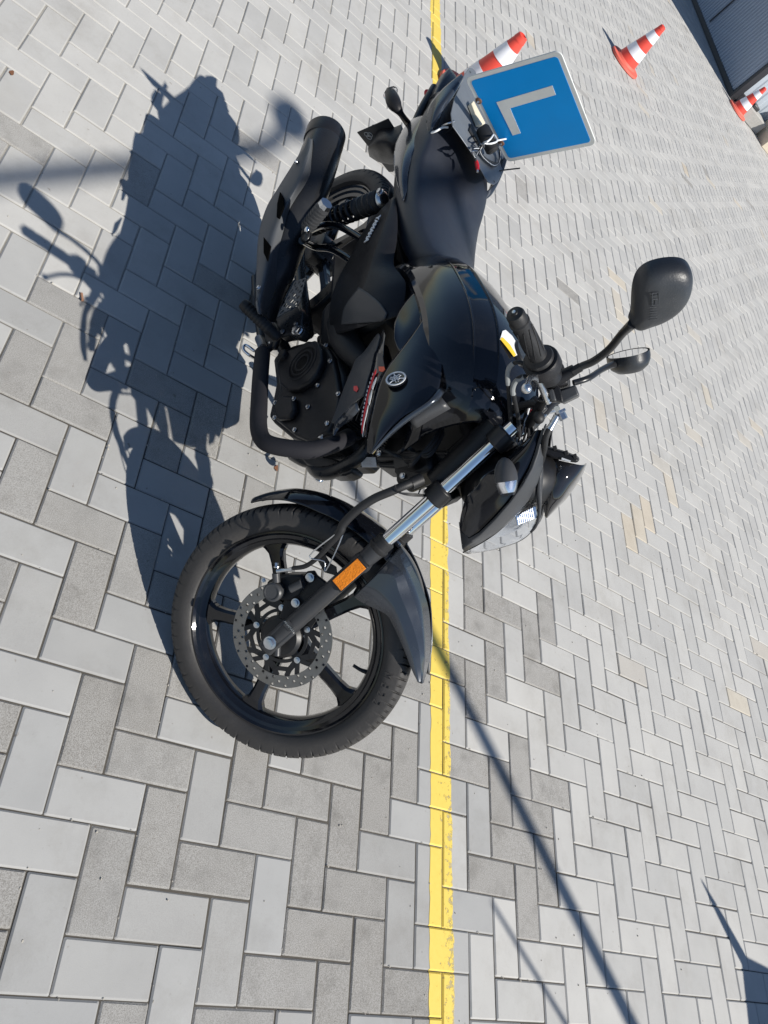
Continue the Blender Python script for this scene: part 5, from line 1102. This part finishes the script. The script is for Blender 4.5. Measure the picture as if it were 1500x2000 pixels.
for x, y_ in ((446, 437), (172, 1360)): bolt(B(*q4(x, y_), -.316), (-.1, -1, 0), .0055, hsd, h=.006)
# stands
tube('side_stand', [(.45, .10, .25), (.50, .18, .12), (.53, .27, -.045 + .0)], [.012, .011, .011], 'satin', bike)
prism('stand_foot', [(.50, .25, -.048), (.57, .25, -.048), (.57, .31, -.058), (.50, .31, -.058)], (0, 0, .006), 'satin', bike, bevel=.001)
tube('center_stand', [(.40, -.11, .20), (.22, -.13, .17), (.12, -.14, .16)], [.013, .012, .012], 'satin', bike)
# litter on the paving
M['leaf'] = mat('dry_leaf', (.16, .07, .035), .8, var=.3, vscale=80)
M['stub'] = mat('brown_stub', (.30, .16, .10), .8)
def gpt(px, py):
    d = RC.T @ np.array([(px - 750) / FOC, (py - 1000) / FOC, 1.]); return CP + d * (-CP[2] / d[2])
for (x, y_, lab_) in ((539, 915, 'small brown dead leaf on the pale block below the crash bar'), (22, 143, 'tiny brown leaf bit on the blocks at the top left corner')):
    p = gpt(x, y_); P = [(p[0] + .011 * math.cos(a) * (1 + .3 * math.sin(3 * a)), p[1] + .007 * math.sin(a), .002 + .002 * math.cos(2 * a)) for a in np.linspace(0, 6.28, 13)[:-1]]
    o = mk('dead_leaf', *g_prism(P, (0, 0, .0008)), 'leaf'); o['label'] = lab_; o['category'] = 'leaf'
p = gpt(158, 582); o = tube('cigarette_stub', [(p[0] - .012, p[1] - .004, .006), (p[0] + .012, p[1] + .006, .006)], .0038, 'stub', None, k=1); o['label'] = 'crushed brown cigarette stub beside the handlebar shadow'; o['category'] = 'cigarette'

M['grit'] = mat('sand_grit', (.40, .37, .32), .9, var=.35, vscale=300)
b = MB(); gr = np.random.RandomState(21)
for i in range(800):
    near_ = i < 500
    gx = gr.uniform(-1.6, .45) if near_ else gr.uniform(-7, -1); gy = gr.uniform(-1.6, 1.2) if near_ else gr.uniform(-2, 2.5)
    if gr.rand() < .6:
        if gr.rand() < .5: gx = round(gx / U) * U + gr.normal(0, .002)
        else: gy = round(gy / U) * U + gr.normal(0, .002)
    r_ = abs(gr.normal(.0009, .0007)) + .0004; V, Fc = g_ell((gx, gy, r_ * .7), (I3[0], I3[1], I3[2]), (r_ * gr.uniform(.8, 1.7), r_ * gr.uniform(.7, 1.2), r_ * .8), 6, 4); b.add(V, Fc)
o = mk('loose_grit', b.V, b.F, 'grit'); o['kind'] = 'stuff'; o['label'] = 'loose sand grit scattered over the paving'; o['category'] = 'grit'
